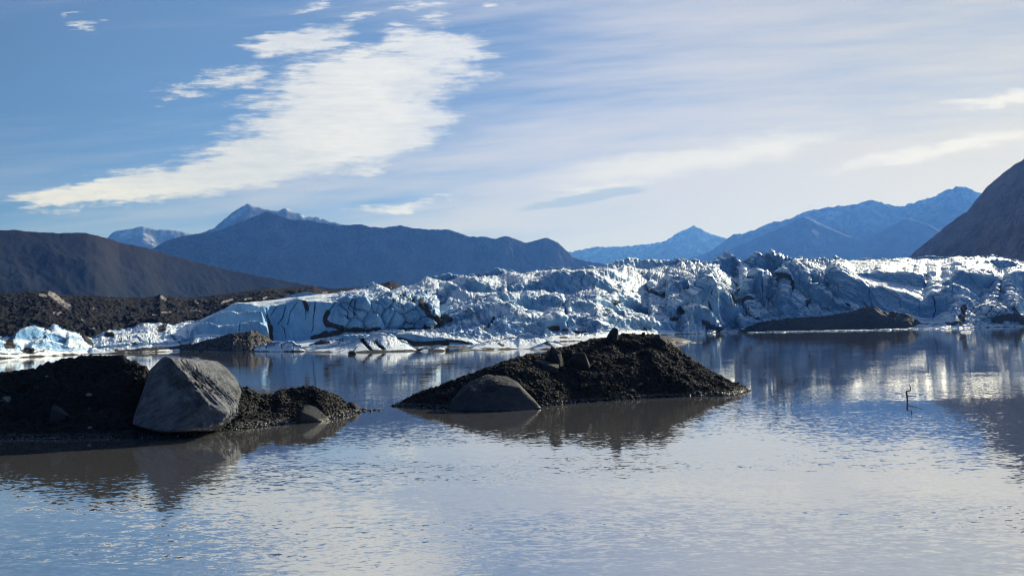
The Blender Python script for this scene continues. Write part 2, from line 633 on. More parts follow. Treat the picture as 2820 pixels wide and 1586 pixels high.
def range_mesh(name, label, crest, D, mat, front=0.55, amp=0.12, feat=700.0, step=4.0, rows=90, jag=2.0, seed=1, cat='mountain',
               zmin=-3.0, snow=None, convex=1.0):
    a = ate(crest)
    az = np.arange(a[0, 0], a[-1, 0], step / FPX)
    te = np.interp(az, a[:, 0], a[:, 1])
    te = blur(te, 1.2)
    Dc = np.interp(az, a[:, 0], np.interp(np.linspace(0, 1, len(a)), np.linspace(0, 1, len(D)), D)) if isinstance(D, (list, tuple)) else np.full_like(az, D)
    zc = np.maximum(H + Dc * te, 5.0)
    t = np.concatenate([np.linspace(-1, 0, rows) ** 1, np.linspace(0, 1, 14)[1:]])
    P = np.zeros((len(t), len(az), 3))
    for i, tt in enumerate(t):
        run = zc / front
        d = Dc + tt * run * (1.0 if tt < 0 else 0.8)
        k = (1 - abs(tt))
        zz = zc * (k ** convex) + zmin * (1 - k)
        P[i, :, 0], P[i, :, 1], P[i, :, 2] = d * np.sin(az), d * np.cos(az), zz
    wgt = np.clip(np.abs(t) * 3.0, 0, 1)[:, None] * np.clip((1 - np.abs(t)) * 4, 0, 1)[:, None]
    Q = P * np.array((1, 1, 0.0))
    n = fbm(Q, feat, 6, 0.5, seed, ridged=True)
    big = fbm(Q, feat * 2.5, 2, 0.5, seed + 40)
    P[..., 2] += (n * 0.75 + big * 0.6) * amp * zc[None, :] * wgt
    j = fbm(Q, feat * 0.12, 4, 0.6, seed + 9, ridged=True)
    P[..., 2] += (j - 0.2) * jag * Dc[None, :] / FPX * np.clip(1 - np.abs(t) * 0.5, 0, 1)[:, None]
    P[..., 2] = np.maximum(P[..., 2], zmin)
    sn = np.zeros(P.shape[:2])
    if snow:
        azg = np.arctan2(P[..., 0], P[..., 1])
        teg = (P[..., 2] - H) / np.hypot(P[..., 0], P[..., 1])
        for line, wd in snow:
            sn = np.maximum(sn, poly_mask(azg, teg, line, wd))
        sn *= sstep(fbm(P, feat * 0.1, 3, 0.6, seed + 77) + 0.15, -0.1, 0.25)
    o = mesh_np(name, P.reshape(-1, 3), grid_faces(*P.shape[:2]), mat, smooth=True, attrs={'snow': sn})
    tag(o, label, cat, kind='structure')
    return o


def poly_mask(az, te, line, wd, tri=False):
    """1 on a traced polyline, fading over wd pixels"""
    a = np.array([(math.atan2(*pdir(x, y).xy), pdir(x, y).z / pdir(x, y).xy.length) for x, y in line])
    d = np.full(az.shape, 1e9)
    for p, q in zip(a[:-1], a[1:]):
        v = q - p
        t = np.clip(((az - p[0]) * v[0] + (te - p[1]) * v[1]) / (v @ v + 1e-12), 0, 1)
        d = np.minimum(d, np.hypot(az - p[0] - t * v[0], te - p[1] - t * v[1]))
    return np.clip(1.0 - d * FPX / wd, 0, 1) if tri else np.clip(1.25 - d * FPX / wd, 0, 1)


M_HILL = mat_mountain('tundra_hill', (0.007, 0.009, 0.008), (0.019, 0.013, 0.012), 9e4, 9.1e4, z0=100, z1=370, sc=5.0)
M_MTN = mat_mountain('dark_mountain', (0.050, 0.047, 0.042), (0.010, 0.011, 0.013), 9e4, 9.1e4, z0=100, z1=900, sc=1.4)
M_SNOWY = mat_mountain('snow_dusted_mountain', (0.026, 0.027, 0.03), (0.04, 0.04, 0.042), 1300, 2150, 0.5, sc=0.9)
M_SNOWY2 = mat_mountain('snowy_far_ridge', (0.026, 0.027, 0.03), (0.04, 0.04, 0.042), 1100, 2300, 0.5, sc=0.8)
M_RIGHT = mat_mountain('scree_mountain', (0.13, 0.10, 0.09), (0.17, 0.13, 0.115), 9e4, 9.1e4, z0=50, z1=500, sc=5.0)

range_mesh('far_mountain', 'small pale snowy peaks in the gap above the glacier, farthest away', [(1380, 720), (1480, 705), (1575, 693), (1610, 685), (1640, 680), (1700, 678),
           (1740, 676), (1780, 672), (1830, 665), (1860, 645), (1880, 634), (1912, 621), (1925, 626), (1940, 635), (1960, 645), (1995, 655), (2050, 668), (2120, 690), (2300, 720)],
           17000, M_SNOWY2, 0.85, 0.11, 900, 3.0, 70, 2.5, 21,
           snow=[([(1862, 690), (1885, 668), (1905, 680), (1945, 700)], 5), ([(1610, 708), (1650, 690), (1655, 685)], 6), ([(1800, 700), (1830, 684)], 4)])
range_mesh('snowy_mountain', 'low snowy peak behind the brown hill', [(200, 700), (295, 655), (315, 636), (345, 633), (391, 623), (430, 632), (480, 634), (520, 643), (580, 648), (700, 700)],
           13000, M_SNOWY, 0.9, 0.13, 700, 3.0, 70, 2.0, 22, snow=[([(380, 640), (410, 655), (425, 675)], 9), ([(330, 650), (360, 640)], 5)])
range_mesh('snowy_mountain', 'highest mountain with a snow dusted double summit', [(380, 700), (520, 648), (560, 640), (590, 628), (610, 610), (625, 597), (650, 578), (672, 566), (683, 560),
           (695, 565), (710, 570), (740, 578), (770, 580), (788, 572), (800, 577), (815, 584), (850, 597), (870, 597), (905, 608), (950, 620), (1050, 680)],
           10500, M_SNOWY, 0.95, 0.10, 800, 3.0, 80, 2.0, 23, snow=[([(788, 575), (830, 596), (860, 605)], 6), ([(860, 598), (890, 606)], 4), ([(640, 600), (660, 590)], 6)])
range_mesh('blue_mountain', 'long dark blue mountain behind the left half of the glacier', [(250, 760), (350, 715), (420, 685), (455, 665), (500, 650), (560, 642), (620, 628), (680, 604),
           (735, 582), (770, 593), (800, 604), (850, 607), (900, 616), (940, 621), (965, 619), (1000, 619), (1040, 626), (1085, 624), (1105, 619), (1120, 625), (1150, 628),
           (1180, 632), (1240, 632), (1265, 640), (1290, 652), (1330, 652), (1365, 658), (1382, 651), (1400, 651), (1425, 660), (1450, 669), (1480, 662), (1500, 655), (1512, 656),
           (1535, 667), (1560, 690), (1580, 708), (1600, 715), (1650, 724), (1760, 745), (1900, 790)],
           [6800, 6800, 7400], M_MTN, 1.15, 0.15, 900, 3.0, 110, 2.0, 24, convex=1.15)
range_mesh('blue_mountain', 'blue ridge rising to a pale peak beside the right scree slope', [(1780, 760), (1900, 710), (1960, 690), (2000, 660), (2020, 645), (2045, 643), (2080, 632), (2100, 622), (2128, 612),
           (2135, 607), (2145, 612), (2180, 599), (2220, 582), (2240, 577), (2265, 574), (2280, 570), (2310, 567), (2330, 565), (2360, 562), (2385, 553), (2400, 550), (2430, 557), (2460, 566), (2480, 569),
           (2520, 556), (2550, 548), (2580, 536), (2610, 522), (2645, 510), (2670, 520), (2700, 532), (2900, 560), (3100, 600)],
           12500, M_SNOWY2, 0.75, 0.09, 900, 3.0, 100, 2.5, 25)
range_mesh('blue_mountain', 'smooth darker spur in front of the blue ridge', [(1830, 760), (1950, 708), (2050, 670), (2150, 628), (2200, 600), (2215, 596), (2235, 603), (2270, 622), (2350, 655), (2420, 640), (2500, 600), (2560, 620), (2700, 700), (2900, 740)],
           10500, M_MTN, 0.7, 0.03, 900, 3.0, 80, 1.0, 26)
range_mesh('brown_hill', 'dark brown rounded hill at the left edge', [(-700, 560), (-400, 600), (-150, 625), (0, 634), (40, 633), (100, 639), (160, 642), (200, 641), (235, 641), (265, 648), (293, 655), (330, 668),
           (400, 682), (450, 697), (540, 722), (640, 745), (760, 768), (850, 785), (1000, 805), (1200, 830)],
           [2500, 2600, 3000], M_HILL, 0.95, 0.08, 250, 3.0, 100, 1.2, 27, cat='hill', convex=1.1)
range_mesh('scree_mountain', 'steep dark scree slope at the right edge', [(2380, 800), (2440, 765), (2500, 714), (2520, 692), (2560, 660), (2600, 626), (2640, 596), (2662, 582), (2672, 572), (2680, 560), (2700, 537), (2720, 511), (2740, 496),
           (2765, 474), (2790, 456), (2800, 448), (2830, 434), (2900, 405), (3000, 385), (3150, 420), (3400, 560), (3800, 700)],
           [2500, 2500, 2300], M_RIGHT, 0.66, 0.06, 120, 3.0, 110, 1.5, 28)

#==MORAINE==
def moraine():
    crest = ate([(-500, 790), (-200, 812), (0, 809), (40, 806), (90, 803), (130, 802), (165, 811), (200, 815), (250, 814), (300, 818), (345, 822), (400, 819), (430, 815), (441, 809), (450, 814), (470, 815), (520, 820),
                 (560, 817), (600, 811), (660, 804), (720, 795), (760, 794), (820, 791), (845, 788), (865, 787), (885, 794), (905, 797), (960, 793), (1010, 788), (1040, 785), (1060, 780), (1075, 775),
                 (1090, 778), (1110, 787), (1150, 795), (1230, 805), (1400, 830)])
    az = np.arange(crest[0, 0], crest[-1, 0], 2.0 / FPX)
    te = np.interp(az, crest[:, 0], crest[:, 1])
    xx = np.linspace(0, 1, len(az))
    Dc = 640 + 120 * sstep(xx, 0.2, 0.9)
    D0 = 455 + 30 * xx
    rows = 150
    P = np.zeros((rows + 14, len(az), 3))
    zc = H + Dc * te
    for i in range(rows + 14):
        t = i / (rows - 1)
        if t <= 1:
            d = D0 + (Dc - D0) * t
            z = zc * t ** 0.75
        else:
            d = Dc + (t - 1) * 900
            z = zc - (t - 1) * 260
        P[i, :, 0], P[i, :, 1], P[i, :, 2] = d * np.sin(az), d * np.cos(az), z
    t = np.arange(rows + 14) / (rows - 1)
    wg = np.clip(np.abs(1 - t) * 5, 0.18, 1)[:, None]
    Q = P.copy()
    P[..., 2] += wg * (3.2 * fbm(Q, 60, 4, 0.5, 3) + 1.8 * fbm(Q, 14, 5, 0.62, 5, ridged=True)) + 0.8 * fbm(Q, 4, 3, 0.6, 6, ridged=True)
    azg = np.repeat(az[None], len(P), 0)
    teg = (P[..., 2] - H) / np.hypot(P[..., 0], P[..., 1])
    pale = np.maximum.reduce([poly_mask(azg, teg, l, wd) for l, wd in (([(140, 808), (165, 828), (192, 846)], 8), ([(112, 812), (125, 815)], 5), ([(149, 861), (160, 864), (168, 861)], 3.5),
                              ([(258, 849), (259, 850)], 3), ([(445, 818), (455, 824)], 5), ([(538, 829), (545, 834)], 3), ([(420, 866), (435, 867)], 2.5), ([(525, 856), (550, 855)], 3),
                              ([(610, 833), (640, 825)], 3.5), ([(675, 824), (695, 821)], 3), ([(725, 822), (735, 819)], 3), ([(1070, 788), (1078, 792)], 3), ([(225, 880), (235, 890)], 3), ([(445, 860), (470, 859)], 2.5),
                              ([(245, 904), (265, 904)], 2), ([(890, 806), (900, 805)], 3))])
    o = mesh_np('moraine_hill', P.reshape(-1, 3), grid_faces(*P.shape[:2]), mat_moraine(), attrs={'pale': pale})
    tag(o, 'long dark rubble covered moraine between the left ice and the mountains', 'moraine', kind='structure')


def mat_moraine():
    m, b = new_mat('moraine_rubble')
    p = geo()
    n1 = noise(p, 0.05, 5.0, 0.6)
    n2 = noise(p, 0.45, 5.0, 0.75)
    n3 = noise(p, 0.9, 2.0, 0.5)
    col = mixc((n1 * 0.4 + n2 * 0.6).ss(0.38, 0.66), (0.008, 0.008, 0.0085), (0.026, 0.0245, 0.024))
    col = mixc(n3.ss(0.70, 0.76) * 0.8, col, (0.34, 0.36, 0.37))
    col = mixc((attr('pale') + (n2 - 0.5) * 0.5).ss(0.35, 0.7), col, (0.30, 0.27, 0.25))
    setp(b, 'Base Color', col)
    setp(b, 'Roughness', 0.9)
    setp(b, 'Specular IOR Level', 0.15)
    setp(b, 'Normal', bump(n2, 1.0, 1.2))
    return m


moraine()

#==GLACIER==
# ------------------------------------------------------------------ layered ice builder
def layered(x0, x1, step, D0, layers, sky, nb=9, nf=9, back=(60, 0.5), rowpx=2.0):
    """An ice mass as steps: each layer is a wall (foot line, crest line) at an offset behind the shore line, with
    sloping benches between the walls. sky: (crest line, foot line, offset line) of the last step."""
    A = lambda pts: ate(pts)
    lo, hi = ate([(x0, 850)])[0, 0], ate([(x1, 850)])[0, 0]
    az = np.arange(lo, hi, step / FPX)
    nc = len(az)
    ax = lambda x: ate([(x, 850)])[0, 0]
    d0 = np.interp(az, [ax(p[0]) for p in D0], [p[1] for p in D0])
    ctrlD, ctrlZ = [d0 - 8, d0], [np.full(nc, -2.0), np.full(nc, 0.0)]
    isface = []
    prev = d0 + 1.0
    for cr, ft, off in list(layers) + [sky]:
        c_, f_ = A(cr), A(ft)
        valid = (az >= c_[0, 0]) & (az <= c_[-1, 0])
        ct = np.interp(az, c_[:, 0], c_[:, 1])
        fo = np.minimum(np.interp(az, f_[:, 0], f_[:, 1]), ct)
        of = np.interp(az, [ax(p[0]) for p in off], [p[1] for p in off]) if isinstance(off, (list, tuple)) else np.full(nc, float(off))
        D = np.maximum(d0 + of, prev + 1.0)
        hgt = np.maximum((ct - fo) * D, 0.0)
        fd = np.clip(0.38 * hgt, 0.5, 14.0)
        zf = np.where(valid, H + D * fo, np.nan)
        zc = np.where(valid, H + (D + fd) * ct, np.nan)
        ctrlD += [D, D + fd]
        ctrlZ += [zf, zc]
        prev = D + fd
    Dm, Zm = np.array(ctrlD), np.array(ctrlZ)
    for j in range(nc):
        z = Zm[:, j]
        k = np.isnan(z)
        if k.any():
            z[k] = np.interp(Dm[k, j], Dm[~k, j], z[~k])
    Zm[2:] = np.maximum(blur(Zm, 1.6, 1), 0.15)[2:]
    Dm = blur(Dm, 3.0, 1)
    rD, rZ, face = [], [], []
    n = len(Dm)
    for i in range(n - 1):
        f = i >= 2 and i % 2 == 0
        k = (nf if f else nb) if i > 0 else 3
        if i > 0:
            e0 = (Zm[i] - H) / Dm[i]
            e1 = (Zm[i + 1] - H) / Dm[i + 1]
            k = int(np.clip(np.percentile(np.abs(e1 - e0), 92) * FPX / rowpx, 5, 64))
        for t in np.arange(k) / k:
            s = t if not f else t - 0.12 * math.sin(2 * math.pi * t) / 2
            rD.append(Dm[i] * (1 - t) + Dm[i + 1] * t)
            rZ.append(Zm[i] * (1 - s) + Zm[i + 1] * s)
            face.append(1.0 if f else 0.0)
    rD.append(Dm[-1])
    rZ.append(Zm[-1])
    face.append(0.5)
    for t in np.linspace(0, 1, 10)[1:]:
        rD.append(Dm[-1] + back[0] * t)
        rZ.append(Zm[-1] * (1 - t * back[1]) - 1.0 * t)
        face.append(0.0)
    rD, rZ = np.array(rD), np.array(rZ)
    P = np.stack([rD * np.sin(az)[None], rD * np.cos(az)[None], rZ], -1)
    return P, np.array(face), az


def pxy(P):
    """azimuth / elevation of points as seen from the shore, scaled to photo pixels round the frame centre"""
    az = np.arctan2(P[..., 0], P[..., 1])
    te = (P[..., 2] - H) / np.hypot(P[..., 0], P[..., 1])
    return az, te


def ice_finish(name, P, face, mat, label, cat, amp=1.0, block=None, dirt=(), cracks=(), smoothz=(), seed=0, fine=1.0, big=1.0, kind=None, fresh=1.0, ribs=(), grit=0.0, arris=()):
    az, te = pxy(P)
    Nn = normals(blur(P, 1.5, 1))
    nz = Nn[..., 2]
    Nn = np.where((nz < 0)[..., None], -Nn, Nn)
    shore = np.clip((P[..., 2] - 0.2) / 2.5, 0, 1)
    X = ax2px(az)
    calm = np.ones(P.shape[:2])
    for (xa, xb, k) in (smoothz or ()):
        calm *= 1 - (1 - k) * sstep(X, xa - 25, xa + 25) * (1 - sstep(X, xb - 25, xb + 25))
    fc = np.repeat(face[:, None], P.shape[1], 1)
    bench = 1 - 0.45 * fc
    d = big * 1.1 * fbm(P, 36, 3, 0.45, seed, ridged=True) * bench
    d += amp * 0.5 * fbm(P, 12, 4, 0.55, seed + 5, ridged=True, sz=0.8) * bench
    Pw = P + 1.5 * fbm(P, 8, 2, 0.5, seed + 70)[..., None]
    fa, fe = facets(Pw, 17, seed + 71, sy=0.8, sz=0.8, shear=0.5)
    fb_, _ = facets(Pw, 6, seed + 72, sz=0.8, shear=0.5)
    d += amp * calm * (0.6 * fa + 0.6 * fb_ - 0.7 * np.exp(-(fe / 0.06) ** 2))
    d += fine * 0.6 * fbm(P, 3.2, 4, 0.68, seed + 9, ridged=True) * (1 - 0.3 * fc)
    d += fc * 1.5 * fbm(P, 9, 3, 0.5, seed + 14, sz=0.12)          # flutes down the walls
    wob, wob2 = fbm(P, 45, 2, 0.5, seed + 61), fbm(P, 14, 3, 0.5, seed + 62)
    fade = sstep(fbm(P, 60, 2, 0.5, seed + 63), -0.35, 0.15)
    Lr = az * np.hypot(P[..., 0], P[..., 1])
    fin = np.zeros(P.shape[:2])
    for (xa, xb, sl_, k, lam) in ribs:
        zone = sstep(X, xa - 50, xa + 50) * (1 - sstep(X, xb - 50, xb + 50))
        sc_ = Lr * math.sin(R(sl_)) + (P[..., 2] + 0.10 * P[..., 1]) * math.cos(R(sl_))
        for lm, a_, wk in ((lam, 1.0, 0.55), (lam * 0.43, 0.55, 0.8), (lam * 0.19, 0.17, 1.0)):
            w_ = sc_ / lm + wk * wob * 20 / lm + 0.25 * wob2
            kf = np.floor(w_)
            f_ = w_ - kf
            hh = np.sin(kf * 12.9898 + 4.1) * 43758.5453
            hh = hh - np.floor(hh)
            pk = 0.25 + 0.45 * hh
            tri = np.where(f_ < pk, f_ / pk, (1 - f_) / (1 - pk))
            fin += zone * k * a_ * (0.45 + 0.75 * hh) * (tri - 0.45) * (fade if lm == lam else 1.0)
    d += fin
    aw, aw2 = az + 0.0016 * fbm(P, 10, 3, 0.5, seed + 90), te + 0.0012 * fbm(P, 10, 3, 0.5, seed + 91)
    rise = np.zeros(P.shape[:2])
    for line, wd, k in arris:
        rise = np.maximum(rise, 0.9 * k * poly_mask(aw, aw2, line, wd, True))
    d += rise
    bl = np.zeros(P.shape[:2])
    if block is not None:
        bw = np.zeros(P.shape[:2])
        for (xa, xb, ya, yb, k) in block:
            Yp = te2py(az, te)
            bw = np.maximum(bw, k * sstep(X, xa - 20, xa + 20) * (1 - sstep(X, xb - 20, xb + 20)) * sstep(Yp, ya - 8, ya + 8) * (1 - sstep(Yp, yb - 8, yb + 8)))
        f1, f2, idv = voronoi(P, 9.0, seed + 30)
        e = f2 - f1
        bl = np.exp(-(e / 0.10) ** 2) * bw
        d += bw * (2.2 * (1 - f1 * 1.3) + 1.6 * (idv - 0.5) - 1.8 * np.exp(-(e / 0.12) ** 2))
    cr = np.zeros(P.shape[:2])
    crn = fbm(P, 6, 2, 0.5, 3)
    dn1, dn2 = fbm(P, 12, 3, 0.6, 4), fbm(P, 9, 3, 0.6, 8)
    for line, wd in cracks:
        cr = np.maximum(cr, poly_mask(az + 0.0012 * crn, te, line, wd * 0.52) * np.clip(0.75 + 0.6 * dn1, 0.25, 1))
    d = d * calm - 1.6 * np.clip(cr, 0, 1)
    P2 = P + Nn * (d * shore)[..., None]
    P2[..., 2] = np.where(P[..., 2] > 0.1, np.maximum(P2[..., 2], 0.05), P2[..., 2])
    dm = np.clip(cr * 1.2, 0, 1) * 0.85
    for line, wd in dirt:
        dm = np.maximum(dm, (0.62 if wd < 2.6 else 1.0) * poly_mask(az + 0.003 * dn1, te + 0.0025 * dn2, line, wd))
    dm = np.maximum(dm, bl * 0.5)
    dm = np.maximum(dm, 0.75 * sstep(0.9 + 0.8 * fbm(P, 7, 3, 0.6, seed + 21) - P2[..., 2], 0.0, 0.9))
    fr = fresh * blur(fc, 2.0, 0) * (0.75 + 0.5 * fbm(P, 25, 2, 0.5, seed + 50)) * (1 - 0.65 * sstep(X, 1200, 1700) * (1 - sstep(X, 3200, 3300)))
    o = mesh_np(name, P2.reshape(-1, 3), grid_faces(*P.shape[:2]), mat, attrs={'dirt': dm, 'fresh': fr, 'grit': grit * sstep(X, 900, 1150) + (1 - sstep(X, 900, 1150)) * 0.15})
    tag(o, label, cat, kind=kind)
    return o


_AX = np.array([(math.atan2(*pdir(x, 830).xy), x) for x in range(-900, 3900, 10)])


def ax2px(az):
    return np.interp(az, _AX[:, 0], _AX[:, 1])


def te2py(az, te):
    """approximate photo row of a direction"""
    y0 = np.interp(az, _AX[:, 0], [830.0] * len(_AX))
    t0 = np.interp(az, _AX[:, 0], [pdir(x, 830).z / pdir(x, 830).xy.length for x in _AX[:, 1]])
    return y0 - (te - t0) * FPX * np.sqrt(1 + np.tan(az) ** 2)


SKYL = [(470, 905), (520, 885), (548, 877), (584, 868), (617, 850), (640, 834), (665, 827), (698, 825), (729, 827), (760, 822), (791, 817), (822, 807), (843, 803), (864, 808), (891, 811), (926, 808), (957, 802), (1003, 793), (1024, 788), (1045, 793), (1076, 800),
        (1099, 795), (1128, 788), (1148, 781), (1165, 776), (1177, 764), (1198, 762), (1223, 759), (1240, 759), (1256, 763), (1283, 758), (1314, 754), (1335, 753), (1366, 742), (1393, 740), (1408, 745), (1445, 749), (1486, 750),
        (1503, 738), (1520, 735), (1538, 740), (1569, 738), (1600, 739), (1631, 733), (1660, 735), (1671, 727), (1693, 719), (1714, 718), (1731, 710), (1755, 713), (1779, 716), (1808, 716), (1845, 718), (1874, 716), (1886, 715), (1911, 718),
        (1932, 725), (1957, 722), (1975, 718), (1988, 715), (2002, 711), (2010, 716), (2019, 721), (2042, 721), (2064, 708), (2075, 706), (2089, 703), (2104, 707), (2122, 700), (2136, 706), (2155, 710), (2181, 713), (2198, 712), (2222, 716), (2248, 712), (2276, 716), (2291, 710), (2310, 710),
        (2336, 718), (2362, 715), (2388, 712), (2422, 714), (2445, 710), (2480, 715), (2517, 712), (2532, 707), (2555, 702), (2570, 708), (2601, 705), (2627, 708), (2653, 707), (2689, 710), (2734, 703), (2748, 705), (2782, 713), (2820, 720), (2900, 735), (3060, 760)]
SKYF = [(470, 907), (617, 852), (640, 838), (1190, 775), (1500, 745), (1520, 742), (1540, 744), (1940, 728), (1958, 728), (1985, 748), (2010, 768), (2035, 742), (2046, 725), (2062, 762), (2100, 776), (2140, 764), (2182, 718), (2600, 712), (2730, 708), (3060, 764)]
SKYO = [(470, 46), (560, 50), (620, 62), (700, 84), (1000, 115), (1200, 165), (1400, 200), (1600, 190), (1750, 240), (1900, 240), (2080, 160), (2200, 210), (2500, 260), (2820, 300), (3060, 300)]
GD0 = [(470, 392), (700, 398), (1000, 402), (1300, 430), (1640, 490), (1760, 570), (1940, 650), (2030, 700), (2400, 725), (2640, 735), (2820, 800), (3060, 900)]
L = []
add = lambda cr, ft, off: L.append((cr, ft, off))
# front to back
add([(2690, 884), (2740, 862), (2765, 850), (2784, 842), (2800, 849), (2818, 868), (2860, 885)], [(2690, 886), (2750, 884), (2800, 886), (2860, 890)], 8)
add([(1880, 870), (1890, 852), (1897, 849), (1918, 845), (1935, 860), (1955, 882), (1978, 908)], [(1880, 880), (1920, 902), (1978, 911)], 9)
add([(525, 915), (545, 896), (563, 887), (578, 887), (606, 900), (630, 894), (655, 893), (671, 886), (688, 883), (708, 883), (727, 891), (740, 910)], [(525, 917), (560, 921), (640, 925), (740, 938)], 11)
add([(1495, 892), (1515, 880), (1545, 877), (1556, 908)], [(1495, 905), (1520, 912), (1556, 917)], 13)
add([(1640, 884), (1680, 872), (1720, 880), (1760, 884), (1779, 884), (1824, 887), (1850, 880), (1878, 884)], [(1640, 900), (1720, 905), (1824, 912), (1878, 912)], [(1640, 16), (1878, 10)])
add([(548, 895), (565, 880), (584, 870), (605, 860), (640, 854), (657, 860), (667, 857), (700, 856), (725, 856)], [(548, 897), (584, 892), (725, 896)], 24)
add([(1850, 852), (1866, 838), (1907, 812), (1934, 796), (1950, 788), (1966, 795), (1990, 823), (2010, 843), (2025, 868), (2042, 892)], [(1850, 856), (1880, 874), (1928, 900), (1984, 910), (2042, 905)], 26)
add([(1440, 872), (1462, 864), (1490, 874), (1500, 890)], [(1440, 880), (1470, 893), (1500, 896)], 30)
add([(1190, 910), (1223, 894), (1252, 877), (1293, 860), (1340, 837), (1368, 825), (1393, 828), (1432, 847), (1462, 860)], [(1190, 913), (1252, 892), (1340, 854), (1395, 840), (1462, 864)], 44)
add([(612, 860), (636, 842), (650, 834), (688, 837), (708, 842), (740, 844), (766, 842), (787, 838), (800, 831), (820, 823), (843, 829), (886, 831), (915, 832), (950, 826), (983, 813), (1016, 822), (1053, 820), (1086, 828), (1099, 836), (1134, 836), (1180, 842), (1205, 852)],
    [(612, 862), (700, 860), (735, 892), (742, 938), (800, 940), (860, 936), (920, 928), (1000, 920), (1107, 909), (1169, 907), (1205, 880)], [(612, 40), (740, 28), (900, 26), (1205, 30)])
add([(1560, 838), (1590, 826), (1640, 822), (1680, 838), (1720, 866)], [(1560, 842), (1600, 846), (1640, 848), (1680, 860), (1720, 872)], 60)
add([(2150, 752), (2170, 745), (2191, 740), (2224, 782), (2258, 814), (2301, 839), (2350, 854)], [(2150, 764), (2191, 806), (2224, 838), (2258, 852), (2301, 860), (2350, 858)], 30)
add([(2288, 755), (2300, 750), (2327, 754), (2353, 776), (2388, 788), (2420, 793), (2430, 793), (2458, 800), (2494, 808), (2517, 818), (2548, 832), (2558, 818), (2568, 809), (2585, 808), (2606, 816), (2625, 836)],
    [(2288, 765), (2330, 824), (2380, 852), (2420, 856), (2472, 863), (2517, 872), (2567, 877), (2592, 862), (2625, 842)], 46)
add([(1368, 824), (1389, 812), (1416, 811), (1432, 821), (1453, 813), (1482, 821), (1507, 811), (1528, 814), (1555, 828)], [(1368, 827), (1400, 833), (1434, 848), (1460, 858), (1486, 858), (1507, 851), (1538, 841), (1555, 831)], 72)
add([(2055, 805), (2075, 766), (2087, 754), (2096, 762), (2110, 770), (2130, 786), (2165, 792)], [(2055, 808), (2080, 832), (2093, 838), (2120, 832), (2165, 802)], 66)
add([(2600, 796), (2625, 781), (2644, 787), (2665, 799), (2687, 818), (2705, 840)], [(2600, 808), (2620, 811), (2653, 819), (2693, 841), (2705, 844)], 74)
add([(1840, 790), (1866, 778), (1885, 776), (1910, 790), (1935, 800)], [(1840, 800), (1870, 808), (1900, 810), (1935, 803)], 80)
add([(2185, 722), (2210, 748), (2232, 757), (2255, 765), (2275, 788)], [(2185, 726), (2200, 756), (2215, 782), (2235, 803), (2275, 806)], 92)
add([(1395, 802), (1424, 784), (1450, 781), (1476, 778), (1497, 774), (1517, 758), (1538, 751), (1559, 748), (1600, 750), (1625, 751), (1645, 756), (1669, 771), (1690, 800), (1720, 820), (1750, 838), (1790, 856)],
    [(1395, 804), (1434, 808), (1486, 799), (1503, 801), (1538, 808), (1565, 810), (1590, 805), (1623, 806), (1652, 801), (1690, 812), (1720, 848), (1750, 870), (1790, 878)], [(1395, 122), (1650, 122), (1790, 70)])
add([(2770, 767), (2796, 749), (2850, 754), (2960, 790)], [(2770, 770), (2790, 797), (2805, 810), (2850, 817), (2960, 800)], 104)
add([(2595, 784), (2610, 772), (2640, 754), (2662, 746), (2680, 753), (2713, 763), (2748, 772)], [(2595, 786), (2620, 797), (2650, 800), (2690, 799), (2725, 793), (2748, 776)], 118)
add([(1235, 800), (1262, 788), (1290, 780), (1330, 776), (1360, 786), (1385, 800)], [(1235, 804), (1270, 806), (1320, 803), (1385, 804)], 128)
add([(2360, 752), (2420, 748), (2460, 752), (2500, 756), (2540, 762), (2552, 790)], [(2360, 758), (2420, 772), (2480, 780), (2552, 794)], 130)
add([(1650, 752), (1665, 744), (1680, 746), (1700, 762), (1722, 774)], [(1650, 757), (1670, 766), (1700, 775), (1722, 777)], 150)
add([(2725, 719), (2748, 713), (2765, 716), (2810, 728)], [(2725, 722), (2740, 734), (2753, 741), (2810, 733)], 236)
P, face, az = layered(470, 3000, 1.4, GD0, L, (SKYL, SKYF, SKYO), back=(180, 0.6), rowpx=1.8)
print('glacier grid', P.shape)
dirt = [([(744, 900), (746, 930), (748, 938)], 9), ([(738, 868), (741, 900)], 4), ([(905, 862), (896, 880), (905, 893), (940, 905)], 9), ([(900, 918), (860, 930), (960, 912)], 9), ([(950, 910), (1010, 908), (1040, 910)], 7),
        ([(1160, 835), (1175, 850), (1182, 866), (1200, 880), (1225, 872), (1240, 882), (1205, 896), (1195, 905)], 10), ([(840, 832), (848, 850)], 7), ([(1100, 905), (1150, 908), (1190, 906)], 5),
        ([(1080, 812), (1115, 822), (1140, 832)], 4), ([(1330, 905), (1350, 890), (1362, 875)], 4), ([(1555, 912), (1610, 914)], 5), ([(1510, 905), (1540, 906)], 8), ([(1690, 838), (1700, 835)], 7),
        ([(1780, 800), (1800, 806), (1830, 815)], 4), ([(1890, 798), (1905, 804)], 6), ([(1865, 852), (1880, 860)], 7), ([(1940, 838), (1945, 860)], 7), ([(1935, 888), (1960, 905), (1980, 910)], 8), ([(1845, 880), (1865, 880)], 6),
        ([(2020, 785), (2040, 812), (2060, 836)], 4), ([(2000, 815), (2010, 842)], 6), ([(2140, 745), (2165, 775), (2180, 800)], 5), ([(2215, 838), (2218, 850)], 7), ([(2650, 846), (2652, 870), (2646, 890)], 7), ([(2740, 880), (2790, 872), (2815, 884)], 11),
        ([(2610, 890), (2660, 888)], 4), ([(2784, 848), (2800, 858), (2812, 875)], 4), ([(2330, 838), (2350, 846)], 4), ([(1770, 905), (1775, 915)], 5)]
dirt += [([(2000 + 9 * k, 806 + 4 * k), (2040 + 8 * k, 850 + 5 * k), (2090 + 5 * k, 880 + 2 * k)], 2.0) for k in range(-2, 5)]
